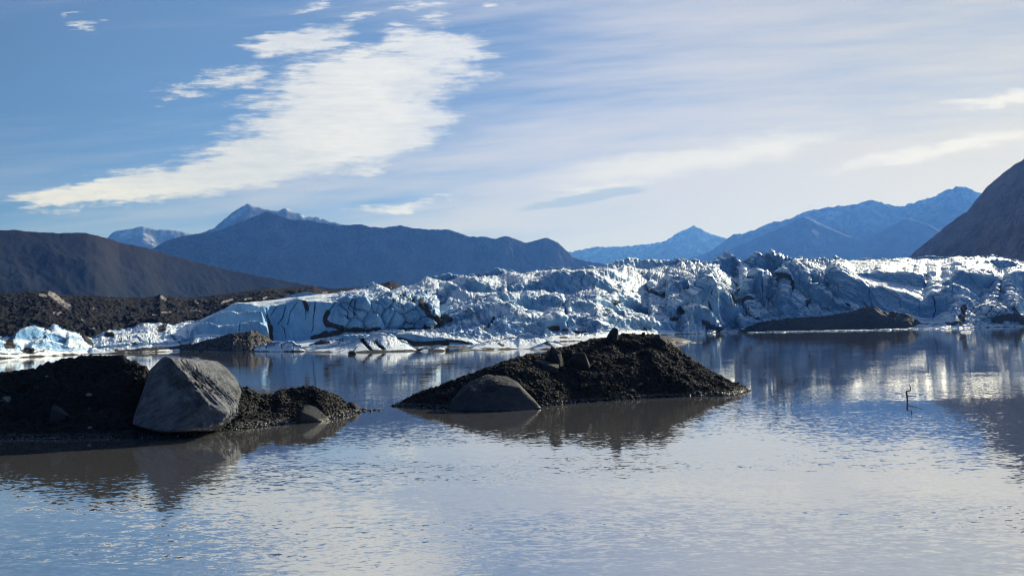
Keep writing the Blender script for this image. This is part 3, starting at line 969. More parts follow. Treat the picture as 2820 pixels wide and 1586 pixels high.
dirt += [([(2700, 868 + 6 * k), (2750, 852 + 7 * k), (2790, 835 + 8 * k)], 1.8) for k in range(0, 5)]
cracks = [([(788, 838), (784, 855), (780, 875), (766, 892)], 2.6), ([(733, 848), (738, 868), (745, 890)], 3), ([(817, 830), (800, 855), (794, 880), (790, 895)], 2.0), ([(868, 832), (864, 870), (862, 905), (858, 915)], 3), ([(760, 845), (746, 866)], 2.4),
          ([(922, 832), (908, 850), (903, 860)], 3), ([(935, 838), (960, 860), (958, 875)], 2.5), ([(660, 895), (656, 914)], 2.5), ([(845, 836), (842, 880)], 1.8), ([(852, 836), (850, 865)], 1.8), ([(766, 892), (782, 905), (786, 930)], 1.8),
          ([(970, 820), (960, 850), (985, 870)], 2.2), ([(1020, 830), (1030, 860), (1050, 880), (1060, 905)], 2.2), ([(1075, 840), (1070, 865), (1080, 890)], 2), ([(1110, 865), (1118, 890), (1108, 902)], 2), ([(1150, 850), (1160, 880)], 2),
          ([(1545, 760), (1543, 785), (1550, 800)], 1.8), ([(1575, 758), (1568, 785), (1566, 800)], 1.5), ([(1605, 756), (1600, 780), (1592, 798)], 1.8), ([(1640, 760), (1635, 790)], 1.6), ([(1470, 830), (1462, 850)], 1.6), ([(1500, 820), (1488, 848)], 1.8), ([(1520, 820), (1512, 842)], 1.6),
          ([(1965, 800), (1960, 825), (1952, 845)], 2), ([(1958, 795), (1945, 815)], 1.5), ([(1918, 850), (1915, 890)], 1.6), ([(1990, 830), (1990, 860)], 2), ([(2096, 762), (2100, 800), (2096, 830)], 3), ([(2078, 718), (2080, 750), (2070, 775)], 2.5),
          ([(2353, 790), (2365, 815), (2385, 840)], 2), ([(2392, 795), (2400, 830), (2402, 848)], 2), ([(2460, 802), (2475, 820), (2482, 845)], 1.6), ([(2530, 825), (2531, 868)], 1.4), ([(2568, 814), (2574, 835), (2577, 855), (2570, 872)], 3), ([(2606, 820), (2607, 842)], 2.2),
          ([(2693, 838), (2680, 850), (2668, 870)], 3), ([(2624, 788), (2622, 805)], 1.8), ([(2545, 762), (2549, 788)], 3), ([(1445, 690), (1446, 691)], 1), ([(1785, 745), (1830, 752), (1875, 760)], 1.8), ([(1722, 745), (1760, 758), (1800, 762)], 1.8), ([(1790, 778), (1820, 790)], 1.8)]
ice_finish('glacier', P, face, M_ICE, 'broad crevassed blue and white glacier front spanning the far shore', 'glacier', amp=1.0,
           block=[(930, 1210, 815, 912, 1.0)], dirt=dirt, cracks=cracks, smoothz=[(540, 915, 0.42), (2320, 2620, 0.7)], seed=2, grit=1.0, arris=[([(1950, 789), (1990, 823), (2010, 843), (2040, 890)], 20, 6), ([(1950, 789), (1907, 812), (1866, 838), (1850, 852)], 18, 5), ([(1952, 792), (1964, 822), (1954, 850), (1962, 880)], 14, 5), ([(1897, 850), (1918, 846), (1955, 882), (1976, 906)], 16, 5),
                 ([(2005, 775), (2022, 790), (2045, 815), (2085, 850), (2112, 868)], 16, 6), ([(2030, 800), (2060, 838), (2095, 868)], 12, 4), ([(2002, 713), (2000, 742), (2012, 775)], 16, 6), ([(2002, 713), (2030, 735), (2050, 752)], 14, 5), ([(1988, 716), (1965, 745), (1945, 770)], 16, 5),
                 ([(2089, 704), (2062, 740), (2048, 790)], 18, 7), ([(2089, 704), (2097, 740), (2112, 772)], 16, 6), ([(2122, 701), (2142, 735), (2168, 775), (2192, 805), (2215, 835)], 18, 7), ([(2087, 754), (2066, 780), (2058, 806)], 16, 6), ([(2087, 754), (2112, 780), (2106, 830), (2118, 850)], 16, 6),
                 ([(2145, 709), (2182, 745), (2217, 790), (2245, 806)], 16, 6), ([(2198, 727), (2226, 745), (2256, 766), (2262, 800)], 15, 5), ([(2185, 738), (2224, 783), (2258, 814), (2301, 839), (2352, 854)], 16, 6), ([(2160, 760), (2172, 790), (2154, 822), (2160, 850)], 14, 5), ([(2293, 750), (2327, 754), (2353, 777), (2390, 790)], 16, 4),
                 ([(1715, 742), (1760, 755), (1810, 762), (1872, 776)], 11, 3.5), ([(1735, 768), (1790, 786), (1832, 802)], 11, 3.5), ([(1690, 812), (1726, 829), (1756, 838), (1780, 854)], 13, 4), ([(1655, 815), (1700, 850), (1742, 877), (1790, 892)], 13, 4), ([(1600, 800), (1640, 806), (1700, 845)], 12, 3.5), ([(1860, 725), (1920, 735), (1945, 760)], 14, 4),
                 ([(2480, 760), (2550, 755), (2610, 742), (2650, 726), (2690, 720)], 14, 4), ([(2640, 752), (2700, 763), (2745, 774), (2785, 800), (2795, 835)], 16, 5), ([(2530, 742), (2590, 728), (2640, 716)], 12, 3), ([(2420, 740), (2470, 725), (2500, 716)], 12, 3), ([(2600, 800), (2660, 830), (2700, 850), (2760, 862)], 13, 4),
                 ([(1165, 777), (1200, 784), (1245, 795), (1290, 822)], 14, 3.5), ([(1024, 788), (1060, 812), (1084, 830)], 13, 3), ([(1240, 762), (1290, 775), (1330, 790)], 12, 3), ([(1366, 742), (1400, 760), (1440, 772)], 13, 3.5), ([(1300, 862), (1345, 850), (1400, 858), (1450, 880)], 13, 4), ([(1470, 900), (1530, 880), (1600, 886), (1680, 905)], 13, 4), ([(1380, 895), (1440, 905), (1500, 915)], 12, 3.5),
                 ([(1560, 845), (1590, 832), (1640, 846), (1700, 880)], 13, 4)], ribs=[(1840, 2060, 64, 5.6, 12), (2060, 2340, 50, 6.0, 11), (1650, 1850, 32, 2.0, 15), (2340, 2580, 38, 2.4, 18), (2580, 2860, 22, 3.0, 16), (1430, 1650, 26, 1.7, 13), (1210, 1430, 40, 2.0, 13), (1000, 1210, 55, 1.6, 11)])

# low ice shelf at left on which the walkers stand
SH = [(225, 958), (240, 945), (256, 932), (280, 916), (300, 907), (348, 904), (370, 899), (402, 890), (425, 888), (448, 885), (478, 890), (506, 885), (539, 885), (555, 880), (600, 890), (660, 900)]
P, face, az = layered(225, 660, 1.3, [(225, 385), (400, 386), (470, 394), (560, 400), (660, 404)],
                      [([(250, 952), (300, 948), (360, 946), (420, 942), (480, 940), (520, 928), (560, 922)], [(250, 955), (360, 952), (480, 948), (560, 926)], 10),
                       ([(450, 925), (470, 916), (500, 922), (515, 935)], [(450, 928), (490, 934), (515, 937)], 18),
                       ([(275, 918), (300, 914), (310, 922)], [(275, 926), (295, 928), (310, 925)], 46)],
                      (SH, [(p[0], p[1] + 3) for p in SH], [(225, 20), (280, 62), (660, 66)]), nb=14, nf=7, back=(30, 0.9))
ice_finish('ice_shelf', P, face, M_ICE2, 'low white rotten ice shelf at left with people walking on it', 'ice shelf', amp=0.55, big=0.35, fine=0.8, seed=60, fresh=0.4,
           dirt=[([(440, 907), (452, 898)], 8), ([(295, 920), (310, 922)], 7), ([(320, 962), (400, 964), (480, 958)], 4), ([(335, 941), (355, 944), (380, 946)], 2), ([(420, 960), (520, 955), (600, 945)], 5)],
           cracks=[([(470, 922), (490, 940), (502, 950)], 3), ([(375, 928), (400, 945), (412, 950)], 3), ([(410, 930), (414, 948)], 3)])
SHM = ice_grid = P

MD = [(-160, 940), (-60, 930), (0, 928), (33, 925), (48, 914), (85, 896), (100, 898), (117, 897), (128, 901), (146, 893), (185, 906), (226, 916), (243, 929), (262, 943), (274, 951), (290, 962)]
P, face, az = layered(-160, 290, 1.3, [(-160, 352), (0, 356), (120, 370), (230, 384), (290, 400)],
                      [([(-20, 950), (0, 946), (40, 944), (60, 950)], [(-20, 956), (30, 958), (60, 955)], 5), ([(85, 950), (110, 940), (130, 936), (160, 945), (190, 955)], [(85, 956), (130, 960), (190, 962)], 7),
                       ([(44, 918), (60, 908), (85, 899), (105, 906), (126, 914)], [(44, 932), (90, 937), (126, 930)], 18), ([(135, 920), (150, 916), (172, 926), (185, 938)], [(135, 940), (160, 944), (185, 945)], 20)],
                      (MD, [(p[0], p[1] + 3) for p in MD], [(-160, 30), (290, 26)]), nb=12, nf=9, back=(26, 1.0))
ice_finish('ice_mound', P, face, M_ICE, 'white and blue ice hump at the far left shore', 'ice mound', amp=0.6, big=0.35, fine=0.8, seed=70, fresh=0.45,
           dirt=[([(70, 962), (85, 964)], 8), ([(30, 935), (20, 948), (40, 950)], 8), ([(0, 974), (60, 972), (120, 968)], 2.5), ([(226, 918), (238, 936), (250, 948)], 6)],
           cracks=[([(126, 902), (128, 915), (130, 932)], 2.5), ([(222, 918), (232, 935), (244, 948)], 3)])

# drifting and grounded ice in front of the cliff
def ice_piece(name, label, crest, shore_y, thick, D=None, layers=(), dirt=(), cracks=(), amp=0.35, fresh=0.3, seed=0, cat='ice block', foot=4, mat=None, step=1.2, big=0.25):
    xs = [p[0] for p in crest]
    d0 = [(p[0], ground_D(p[0], p[1])) for p in shore_y] if D is None else D
    P, face, az = layered(min(xs), max(xs), step, d0, list(layers), (crest, [(p[0], p[1] + foot) for p in crest], thick), nb=12, nf=7, back=(14, 1.0))
    return ice_finish(name, P, face, mat or M_ICE2, label, cat, amp=amp, big=big, fine=0.7, seed=seed, fresh=fresh, dirt=dirt, cracks=cracks)


ice_piece('ice_ridge', 'long low blue ice ridge with dirty undercut at the foot of the cliff', [(850, 950), (885, 935), (900, 931), (936, 932), (942, 924), (990, 917), (1040, 917), (1085, 916), (1130, 909), (1185, 908), (1220, 912), (1260, 920), (1300, 929), (1330, 942), (1345, 952)],
          [(850, 960), (1345, 956)], 14, D=[(850, 338), (1100, 335), (1345, 340)], layers=[([(935, 926), (990, 922), (1010, 924), (1030, 940)], [(935, 936), (1000, 938), (1030, 944)], 4), ([(1090, 918), (1130, 920), (1170, 928), (1215, 930), (1300, 942)], [(1090, 932), (1150, 940), (1215, 948), (1300, 950)], 4)],
          dirt=[([(1100, 935), (1140, 945), (1190, 950), (1230, 945)], 11), ([(870, 945), (905, 942)], 8), ([(1230, 938), (1290, 945)], 5)], cracks=[([(940, 926), (946, 940)], 2.5)], seed=81, fresh=0.8, cat='ice ridge')
ice_piece('ice_block', 'jagged blue ice blocks floating at the shore right of the gravel heap', [(690, 965), (700, 955), (715, 949), (730, 946), (738, 948), (750, 942), (770, 941), (776, 947), (790, 940), (806, 941), (815, 950), (826, 950), (838, 958), (848, 966)],
          [(690, 968), (848, 969)], 8, amp=0.8, fresh=0.9, seed=82, dirt=[([(735, 970), (775, 972), (805, 972)], 2.5)], cracks=[([(735, 948), (730, 960)], 2), ([(774, 946), (778, 962)], 2), ([(812, 948), (806, 962)], 2)])
ice_piece('ice_hump', 'striped white ice hump with two dark crevasses at the lake edge', [(836, 966), (870, 958), (905, 953), (960, 944), (985, 934), (1000, 930), (1020, 922), (1050, 918), (1075, 922), (1090, 930), (1120, 945), (1145, 958), (1165, 964), (1180, 968)],
          [(836, 971), (980, 971), (1100, 968), (1180, 969)], 22, seed=83, fresh=0.05, dirt=[([(998, 936), (1012, 952), (1024, 966)], 6), ([(1034, 936), (1046, 950), (1056, 958)], 6), ([(1022, 962), (1030, 968)], 4)], cracks=[([(998, 934), (1012, 952), (1026, 968)], 7), ([(1034, 935), (1046, 950), (1058, 960)], 7)], cat='ice hump')
ice_piece('ice_floe', 'small smooth white floe beside the striped dome', [(1140, 966), (1155, 961), (1168, 957), (1178, 959), (1184, 966)], [(1140, 968), (1184, 968)], 5, seed=84, amp=0.1, big=0.1, cat='ice floe', fresh=0)
ice_piece('ice_floe', 'small domed floe with dark curved stripes in front of the ice ridge', [(1176, 966), (1188, 957), (1200, 951), (1212, 950), (1222, 955), (1228, 965)], [(1176, 968), (1228, 967)], 6, seed=85, amp=0.1, big=0.1, cat='ice floe', fresh=0,
          dirt=[([(1190, 959), (1204, 954), (1216, 956)], 1.2), ([(1196, 963), (1208, 959), (1218, 962)], 1.2)])
ice_piece('ice_hump', 'wide sparkling white ice apron sloping into the lake', [(1262, 966), (1280, 960), (1310, 948), (1340, 938), (1380, 930), (1410, 927), (1428, 932), (1450, 925), (1470, 928), (1500, 934), (1520, 945), (1540, 962)],
          [(1262, 968), (1400, 962), (1540, 960)], 34, layers=[([(1426, 922), (1445, 916), (1465, 920), (1490, 926), (1500, 932)], [(1426, 928), (1455, 934), (1480, 930), (1500, 934)], 28)], seed=86, fresh=0.4, dirt=[([(1370, 945), (1385, 952)], 4)], cat='ice apron')
ice_piece('ice_hump', 'rounded ribbed ice dome right of the sparkling apron', [(1450, 962), (1470, 952), (1490, 944), (1510, 938), (1530, 940), (1545, 946), (1555, 956), (1562, 963)], [(1450, 963), (1562, 962)], 10, seed=87, fresh=0.2, cat='ice dome',
          dirt=[([(1505, 946), (1525, 958)], 4)])
ice_piece('ice_strip', 'thin flat white ice strips along the water behind the gravel island', [(1490, 932), (1520, 922), (1560, 918), (1600, 920), (1640, 918), (1680, 914), (1740, 908), (1780, 912)], [(1490, 940), (1600, 932), (1780, 918)], 30, D=[(1490, 400), (1640, 420), (1780, 520)], seed=88, fresh=0.0,
          dirt=[([(1540, 930), (1600, 930)], 2)], cat='ice strip', foot=2)

#==ISLETS==
# ------------------------------------------------------------------ gravel islets
ISL = {}


def islet(name, label, front, crest, mat, extra, back, rows=90, step=1.6, a1=0.75, a2=0.16, seed=0, sh=0.8, scale=1.0, key=None, cat='gravel island', ledges=()):
    f, c = ate(front), ate(crest)
    lo, hi = max(f[0, 0], c[0, 0]), min(f[-1, 0], c[-1, 0])
    az = np.arange(lo, hi, step / FPX)
    ft, ct = np.interp(az, f[:, 0], f[:, 1]), np.interp(az, c[:, 0], c[:, 1])
    ft = np.minimum(blur(ft, 2), -0.0015)
    Df = H / -ft
    xs = ax2px(az)
    ex = np.interp(xs, [p[0] for p in extra], [p[1] for p in extra])
    Dc = Df + ex
    zc = np.maximum(H + Dc * ct, 0.03)
    ts = np.concatenate([[-0.25, -0.1], np.linspace(0, 1, rows), 1 + np.linspace(0, 1, 16)[1:]])
    P = np.zeros((len(ts), len(az), 3))
    for i, t in enumerate(ts):
        if t < 0:
            d, z = Df + t * 8 * scale, np.full_like(az, t * 4)
        elif t <= 1:
            d, z = Df + ex * t, zc * t ** sh
        else:
            u = t - 1
            d, z = Dc + u * back * np.clip(zc / zc.max(), 0.25, 1), zc * (1 - u ** 1.2) - 1.2 * u
        P[i, :, 0], P[i, :, 1], P[i, :, 2] = d * np.sin(az), d * np.cos(az), z
    Q = P.copy()
    tt = ts[:, None]
    cw = np.clip(np.abs(tt - 1) * 4, 0.22, 1)
    sw = np.clip(P[..., 2] / (1.2 * scale), 0.12, 1) * (tt > -0.2)
    P[..., 2] += cw * sw * (a1 * fbm(Q, 7 * scale, 3, 0.5, seed) + a1 * 0.4 * fbm(Q, 3.2 * scale, 3, 0.5, seed + 3, ridged=True) + a1 * 0.55 * fbm(Q, 2.6 * scale, 3, 0.5, seed + 5, sx=0.35, sy=0.35, sz=1.8)) + sw * a2 * fbm(Q, 0.9 * scale, 3, 0.6, seed + 7, ridged=True)
    o = mesh_np(name, P.reshape(-1, 3), grid_faces(*P.shape[:2]), mat, smooth=False)
    tag(o, label, cat)
    ISL[key or name] = P
    return o


def on_islet(key, x, y):
    """ground point of an islet seen at a photo pixel: distance and height"""
    P = ISL[key]
    az, te = pxy(P)
    d = pdir(x, y)
    q = (az - math.atan2(d.x, d.y)) ** 2 + (te - d.z / d.xy.length) ** 2
    nr = int(P.shape[0] * 0.84)
    i = np.unravel_index(np.argmin(q[:nr]), q[:nr].shape)
    p = P[i]
    return math.hypot(p[0], p[1]), p


LF = [(-420, 1215), (-200, 1212), (0, 1209), (123, 1209), (247, 1207), (370, 1204), (453, 1203), (520, 1197), (597, 1188), (650, 1184), (691, 1178), (794, 1166), (850, 1163), (905, 1158), (946, 1146), (996, 1136), (1040, 1131), (1062, 1129)]
LC = [(-420, 1075), (-200, 1060), (-80, 1040), (0, 1028), (70, 1020), (100, 1012), (136, 999), (173, 989), (210, 983), (247, 977), (272, 981), (296, 979), (337, 978), (362, 987), (395, 1001), (411, 1016), (450, 1035), (500, 1050), (560, 1062), (620, 1068), (667, 1069), (716, 1082),
      (753, 1086), (766, 1077), (806, 1067), (848, 1063), (885, 1069), (926, 1086), (955, 1108), (975, 1118), (996, 1125), (1030, 1126), (1062, 1127)]
islet('gravel_island', 'dark gravel spit at left carrying the big grey boulder', LF, LC, M_GRAVEL, [(-420, 9), (247, 9.5), (420, 8), (560, 7), (720, 5.5), (848, 6), (960, 3), (1062, 0.4)], 14, seed=31, key='left', sh=1.3)
CF = [(1079, 1118), (1110, 1120), (1163, 1121), (1237, 1126), (1390, 1127), (1440, 1123), (1497, 1118), (1575, 1110), (1640, 1106), (1698, 1102), (1822, 1094), (1945, 1090), (1990, 1090), (2028, 1087), (2050, 1080), (2064, 1075)]
CC = [(1079, 1116), (1100, 1108), (1163, 1078), (1205, 1060), (1246, 1045), (1290, 1031), (1328, 1018), (1370, 1004), (1410, 989), (1450, 977), (1493, 968), (1535, 957), (1575, 948), (1615, 938), (1657, 929), (1700, 922), (1740, 919), (1775, 921), (1809, 921), (1834, 932), (1863, 956), (1885, 974), (1904, 987), (1930, 1003), (1958, 1020),
      (1990, 1036), (2019, 1049), (2040, 1059), (2052, 1066), (2064, 1074)]
islet('gravel_island', 'dark gravel mound in the middle of the lake with boulders on its back', CF, CC, M_GRAVEL, [(1079, 0.5), (1163, 3.5), (1330, 8), (1575, 11.5), (1740, 12.5), (1850, 11), (1958, 7), (2030, 3.5), (2064, 0.5)], 18, seed=41, key='mid')
RF = [(2026, 915), (2100, 914), (2200, 912), (2300, 910), (2400, 908), (2500, 906), (2570, 904), (2620, 903), (2640, 902)]
RC = [(2026, 914.5), (2048, 906), (2068, 896), (2089, 887), (2110, 883), (2137, 879), (2170, 876), (2207, 874), (2240, 872), (2271, 870), (2295, 866), (2318, 862), (2345, 856), (2366, 850), (2378, 845), (2388, 843), (2407, 844), (2420, 850), (2430, 856), (2445, 859), (2458, 858), (2480, 861), (2503, 865), (2522, 878), (2541, 892), (2552, 892),
      (2567, 890), (2585, 887), (2605, 885), (2624, 886), (2634, 895), (2640, 901)]
islet('till_island', 'long low dark till bank in front of the right half of the glacier', RF, RC, M_MUD, [(2026, 3), (2207, 18), (2388, 26), (2500, 20), (2560, 8), (2640, 4)], 26, rows=50, step=1.4, a1=1.1, a2=0.5, seed=51, scale=5.0, key='right', cat='till bank')
islet('gravel_bar', 'low dark gravel bar just behind the middle mound', [(1800, 946), (1850, 945), (1880, 943), (1910, 940)], [(1800, 924), (1825, 926), (1855, 928), (1882, 932), (1902, 938), (1910, 940)], M_MUD, [(1800, 20), (1880, 12), (1910, 1)], 14, rows=24, step=1.4, a1=0.3, a2=0.2, seed=52, scale=2.5, key='bar', cat='gravel bar')
islet('gravel_heap', 'brown gravel heap leaning on the left end of the ice cliff', [(440, 965), (500, 967), (560, 968), (640, 969), (690, 968), (730, 965), (768, 960)], [(440, 963), (480, 953), (543, 944), (575, 936), (605, 928), (620, 923), (632, 920), (655, 918), (679, 915), (690, 911), (704, 911), (719, 920), (735, 930), (754, 942), (768, 959)],
      mat_gravel('heap_till', (0.026, 0.024, 0.023), (0.075, 0.068, 0.064)), [(440, 2), (560, 16), (700, 26), (740, 14), (768, 1)], 8, rows=46, step=1.2, a1=1.1, a2=0.6, seed=53, scale=2.2, key='heap', cat='gravel heap')

# ------------------------------------------------------------------ gravel scattered on the islets
ICO_V = None


def ico(sub):
    bm = bmesh.new()
    bmesh.ops.create_icosphere(bm, subdivisions=sub, radius=1.0)
    bm.verts.ensure_lookup_table()
    v = np.array([x.co[:] for x in bm.verts])
    f = np.array([[x.index for x in fc.verts] for fc in bm.faces])
    bm.free()
    return v, f


I1V, I1F = ico(1)


def rot_rand(n, rng):
    q = rng.normal(size=(n, 4))
    q /= np.linalg.norm(q, axis=1, keepdims=True)
    w_, x, y, z = q.T
    return np.stack([np.stack([1 - 2 * (y * y + z * z), 2 * (x * y - z * w_), 2 * (x * z + y * w_)], -1),
                     np.stack([2 * (x * y + z * w_), 1 - 2 * (x * x + z * z), 2 * (y * z - x * w_)], -1),
                     np.stack([2 * (x * z - y * w_), 2 * (y * z + x * w_), 1 - 2 * (x * x + y * y)], -1)], 1)


def pebbles(name, key, n, s0, s1, mat, label, seed, zlo=0.05, zhi=99.0, power=2.6, rowcut=0.84, clump=0.0, kind='stuff'):
    rng = np.random.RandomState(seed)
    P = ISL[key]
    nr = int(P.shape[0] * rowcut)
    Pf = P[2:nr].reshape(-1, 3)
    # pick by area so that the cover is even
    A_ = np.linalg.norm(np.cross(np.gradient(P, axis=0), np.gradient(P, axis=1)), axis=-1)[2:nr].ravel()
    A_ = A_ * ((Pf[:, 2] > zlo) & (Pf[:, 2] < zhi))
    if clump:
        A_ = A_ * sstep(fbm(Pf, 3.0, 3, 0.6, seed), clump - 0.15, clump + 0.15)
    idx = rng.choice(len(Pf), n, p=A_ / A_.sum())
    c = Pf[idx] + rng.uniform(-0.12, 0.12, (n, 3)) * np.array((1, 1, 0.2))
    s = s0 + (s1 - s0) * rng.rand(n) ** power
    sc = s[:, None] * rng.uniform(0.6, 1.25, (n, 3)) * np.array((1.1, 1.1, 0.75))
    Rm = rot_rand(n, rng)
    V0 = I1V[None] * (1 + rng.uniform(-0.22, 0.22, (n, len(I1V), 1)))
    Vt = np.einsum('nij,nkj->nki', Rm, V0) * sc[:, None, :] + c[:, None, :]
    Ff = (I1F[None] + (np.arange(n) * len(I1V))[:, None, None]).reshape(-1, 3)
    o = mesh_np(name, Vt.reshape(-1, 3), Ff, mat)
    tag(o, label, 'gravel', kind=kind)
    return o


pebbles('gravel', 'left', 20000, 0.03, 0.17, M_PEBBLE, 'loose dark gravel covering the left spit', 1)
pebbles('gravel', 'mid', 24000, 0.035, 0.19, M_PEBBLE, 'loose dark gravel covering the middle mound', 2)
pebbles('wet_gravel', 'left', 1500, 0.04, 0.16, M_WETSTONE, 'wet glinting gravel along the waterline of the left spit', 3, 0.0, 0.28, rowcut=0.4)
pebbles('wet_gravel', 'mid', 1700, 0.04, 0.17, M_WETSTONE, 'wet glinting gravel along the waterline of the middle mound', 4, 0.0, 0.28, rowcut=0.4)
pebbles('gravel', 'heap', 900, 0.15, 0.6, M_PEBBLE, 'coarse brown gravel covering the heap below the ice cliff', 5)

#==ROCKS==
# ------------------------------------------------------------------ boulders
def hull_planes(pts):
    bm = bmesh.new()
    for p in pts:
        bm.verts.new(p)
    bmesh.ops.convex_hull(bm, input=bm.verts)
    bm.normal_update()
    c = np.mean([v.co[:] for v in bm.verts if v.link_faces], axis=0)
    N_, d_ = [], []
    for f in bm.faces:
        n = np.array(f.normal[:])
        o = np.array(f.verts[0].co[:]) - c
        k = n @ o
        if k < 0:
            n, k = -n, -k
        N_.append(n)
        d_.append(max(k, 1e-3))
    bm.free()
    return c, np.array(N_), np.array(d_)


ICOS = {k: ico(k) for k in (3, 4, 5, 6, 7)}


def rock(name, label, pts, mat, sub=5, rough=0.03, crisp=55, seed=0, group=None, cat='boulder', strata=None, warp=0.0):
    c, N_, d_ = hull_planes(pts)
    V, Fc = ICOS[sub]
    k = np.maximum(V @ N_.T, 0) / d_[None]
    r = 1.0 / (np.sum(k ** crisp, axis=1) ** (1.0 / crisp))
    P = V * r[:, None]
    size = float(np.mean(r))
    if strata is not None:
        e_ = np.array(strata[0])
        e_ /= np.linalg.norm(e_)
        n1_ = np.cross(e_, (0, 0, 1.0))
        n1_ /= np.linalg.norm(n1_)
        Qs = P @ np.stack([e_ * strata[1], n1_, np.cross(e_, n1_)]).T
        wv_ = 0.25 * fbm(P, size * 0.5, 2, 0.5, seed + 8)[:, None]
        g_ = -0.75 + 0.6 * fbm(Qs + wv_ + 7.0, size * 0.42, 5, 0.6, seed + 3, ridged=True) + 0.8 * np.round(2.2 * fbm(Qs + wv_ + 3.0, size * 0.6, 2, 0.5, seed + 4)) / 2.2 + 0.45 * fbm(Qs * 1.0 + wv_, size * 0.11, 4, 0.6, seed + 6, ridged=True)
        fc_ = np.array(strata[3])
        P = P + V * (g_ * strata[2] * size * sstep(V @ (fc_ / np.linalg.norm(fc_)), 0.05, 0.45))[:, None]
    P = P + V * (rough * size * (fbm(P + c, size * 0.9, 5, 0.55, seed) + 0.35 * fbm(P + c, size * 0.25, 4, 0.6, seed + 5, ridged=True)))[:, None]
    o = mesh_np(name, P + c - c, Fc, mat)
    o.location = c
    tag(o, label, cat, group)
    return o


def outline_rock(name, label, key, outline, depth, mat, base=None, **kw):
    """traced outline stood up where its base meets the ground of an islet; its back and front are pulled in"""
    xs, ys = [p[0] for p in outline], [p[1] for p in outline]
    bx, by = (base or ((min(xs) + max(xs)) / 2, max(ys)))
    D = on_islet(key, bx, by)[0] if key else ground_D(bx, by)
    mx, my = np.mean(xs), np.mean(ys)
    pts = []
    for x, y in outline:
        pts.append(pt(x, y, D + depth * 0.35))
        q = pt(mx + (x - mx) * 0.75, y, D + depth)
        q.z = pt(mx, max(ys), D).z + (pt(x, y, D).z - pt(mx, max(ys), D).z) * 0.7
        pts.append(q)
    rg = random.Random(len(name + label) * 7 + int(mx))
    hy = max(ys) - min(ys)
    wx = max(xs) - min(xs)
    for fx, fy in ((-0.22, 0.42), (0.16, 0.62), (-0.05, 0.9), (0.3, 0.95), (-0.34, 0.92)):
        pts.append(pt(mx + (fx + rg.uniform(-.1, .1)) * wx, min(ys) + (fy + rg.uniform(-.06, .06)) * hy, D - depth * rg.uniform(0.05, 0.4)))
    zb = min(p.z for p in pts)
    for p in list(pts):
        if p.z < zb + 0.25 * (max(q.z for q in pts) - zb):
            pts.append(Vector((p.x, p.y, p.z - 0.5)))
    return rock(name, label, pts, mat, **kw)


# the big grey boulder: (pixel x, y, distance)
BB = [(452, 979, 66.2), (464, 980, 65.8), (413, 1017, 68.6), (398, 1060, 68.2), (384, 1105, 67.2), (366, 1150, 65.8), (362, 1168, 65.2), (438, 1186, 62.6), (470, 1188, 61.8), (565, 1181, 60.6), (612, 1166, 60.4),
      (501, 1042, 63.8), (535, 1076, 62.5), (573, 1114, 61.2), (634, 1144, 60.6), (667, 1112, 68.6), (664, 1140, 68.0), (661, 1060, 71.0), (652, 1039, 71.8), (618, 1006, 72.8), (597, 993, 72.8), (552, 989, 71.4),
      (500, 990, 72.5), (580, 1010, 74.5), (640, 1070, 74.0), (430, 1040, 71.5), (390, 1150, 69.5), (640, 1140, 71.0), (480, 1150, 72.5), (450, 1196, 66.5), (600, 1190, 65.5)]
rock('boulder', 'huge grey angular boulder with a sunlit ribbed right face on the left spit', [pt(x, y, D + 2.3) for x, y, D in BB], M_GREY, sub=7, rough=0.016, crisp=90, seed=5,
     strata=(pt(634, 1140, 60.5) - pt(464, 980, 65.6), 0.2, 0.11, (0.85, -0.15, 0.5)))
SB = [(1236, 1129, 75.6), (1240, 1102, 76.6), (1275, 1059, 78.2), (1288, 1070, 76.4), (1340, 1026, 79.2), (1395, 1034, 79.0), (1428, 1052, 77.8), (1432, 1066, 76.0), (1497, 1127, 75.2),
      (1300, 1078, 75.7), (1370, 1056, 76.5), (1320, 1134, 73.8), (1400, 1134, 73.6), (1460, 1130, 74.6), (1270, 1134, 74.4), (1260, 1120, 79.5), (1380, 1060, 82.0), (1470, 1120, 80.5), (1300, 1080, 81.5)]
rock('boulder', 'broad slate boulder half sunk at the near edge of the middle mound', [pt(*p) for p in SB], M_SLATE, sub=6, rough=0.035, crisp=80, seed=8, strata=((1.0, 0.1, -0.35), 0.25, 0.05, (-0.3, -0.2, 1.0)))
outline_rock('boulder', 'pointed dark boulder on the ridge line left of the summit of the middle mound', 'mid', [(1494, 1000), (1520, 951), (1546, 970), (1552, 1000)], 1.3, M_DARKROCK, seed=9)
outline_rock('boulder', 'rounded dark boulder below the pointed one on the middle mound', 'mid', [(1560, 1010), (1580, 971), (1610, 970), (1628, 1010)], 1.0, M_DARKROCK, seed=10)
outline_rock('boulder', 'low flat slab with a pale upper edge on the middle mound', 'mid', [(1462, 1012), (1470, 992), (1490, 990), (1515, 998), (1540, 1004), (1540, 1014)], 1.6, M_SLATE, seed=11)
outline_rock('boulder', 'upright dark rock standing on top of the middle mound', 'mid', [(1664, 944), (1672, 924), (1684, 906), (1692, 900), (1702, 905), (1704, 918), (1698, 944)], 1.4, M_DARKROCK, base=(1682, 934), seed=12)
outline_rock('boulder', 'small dark knob on the skyline right of the upright rock', 'mid', [(1764, 924), (1768, 915), (1776, 914), (1780, 924)], 0.7, M_DARKROCK, base=(1772, 923), sub=4, seed=13)
outline_rock('boulder', 'dark lump at the right end of the middle mound ridge', 'mid', [(1782, 940), (1796, 922), (1815, 919), (1830, 928), (1842, 944)], 1.8, M_DARKROCK, base=(1812, 938), seed=14)
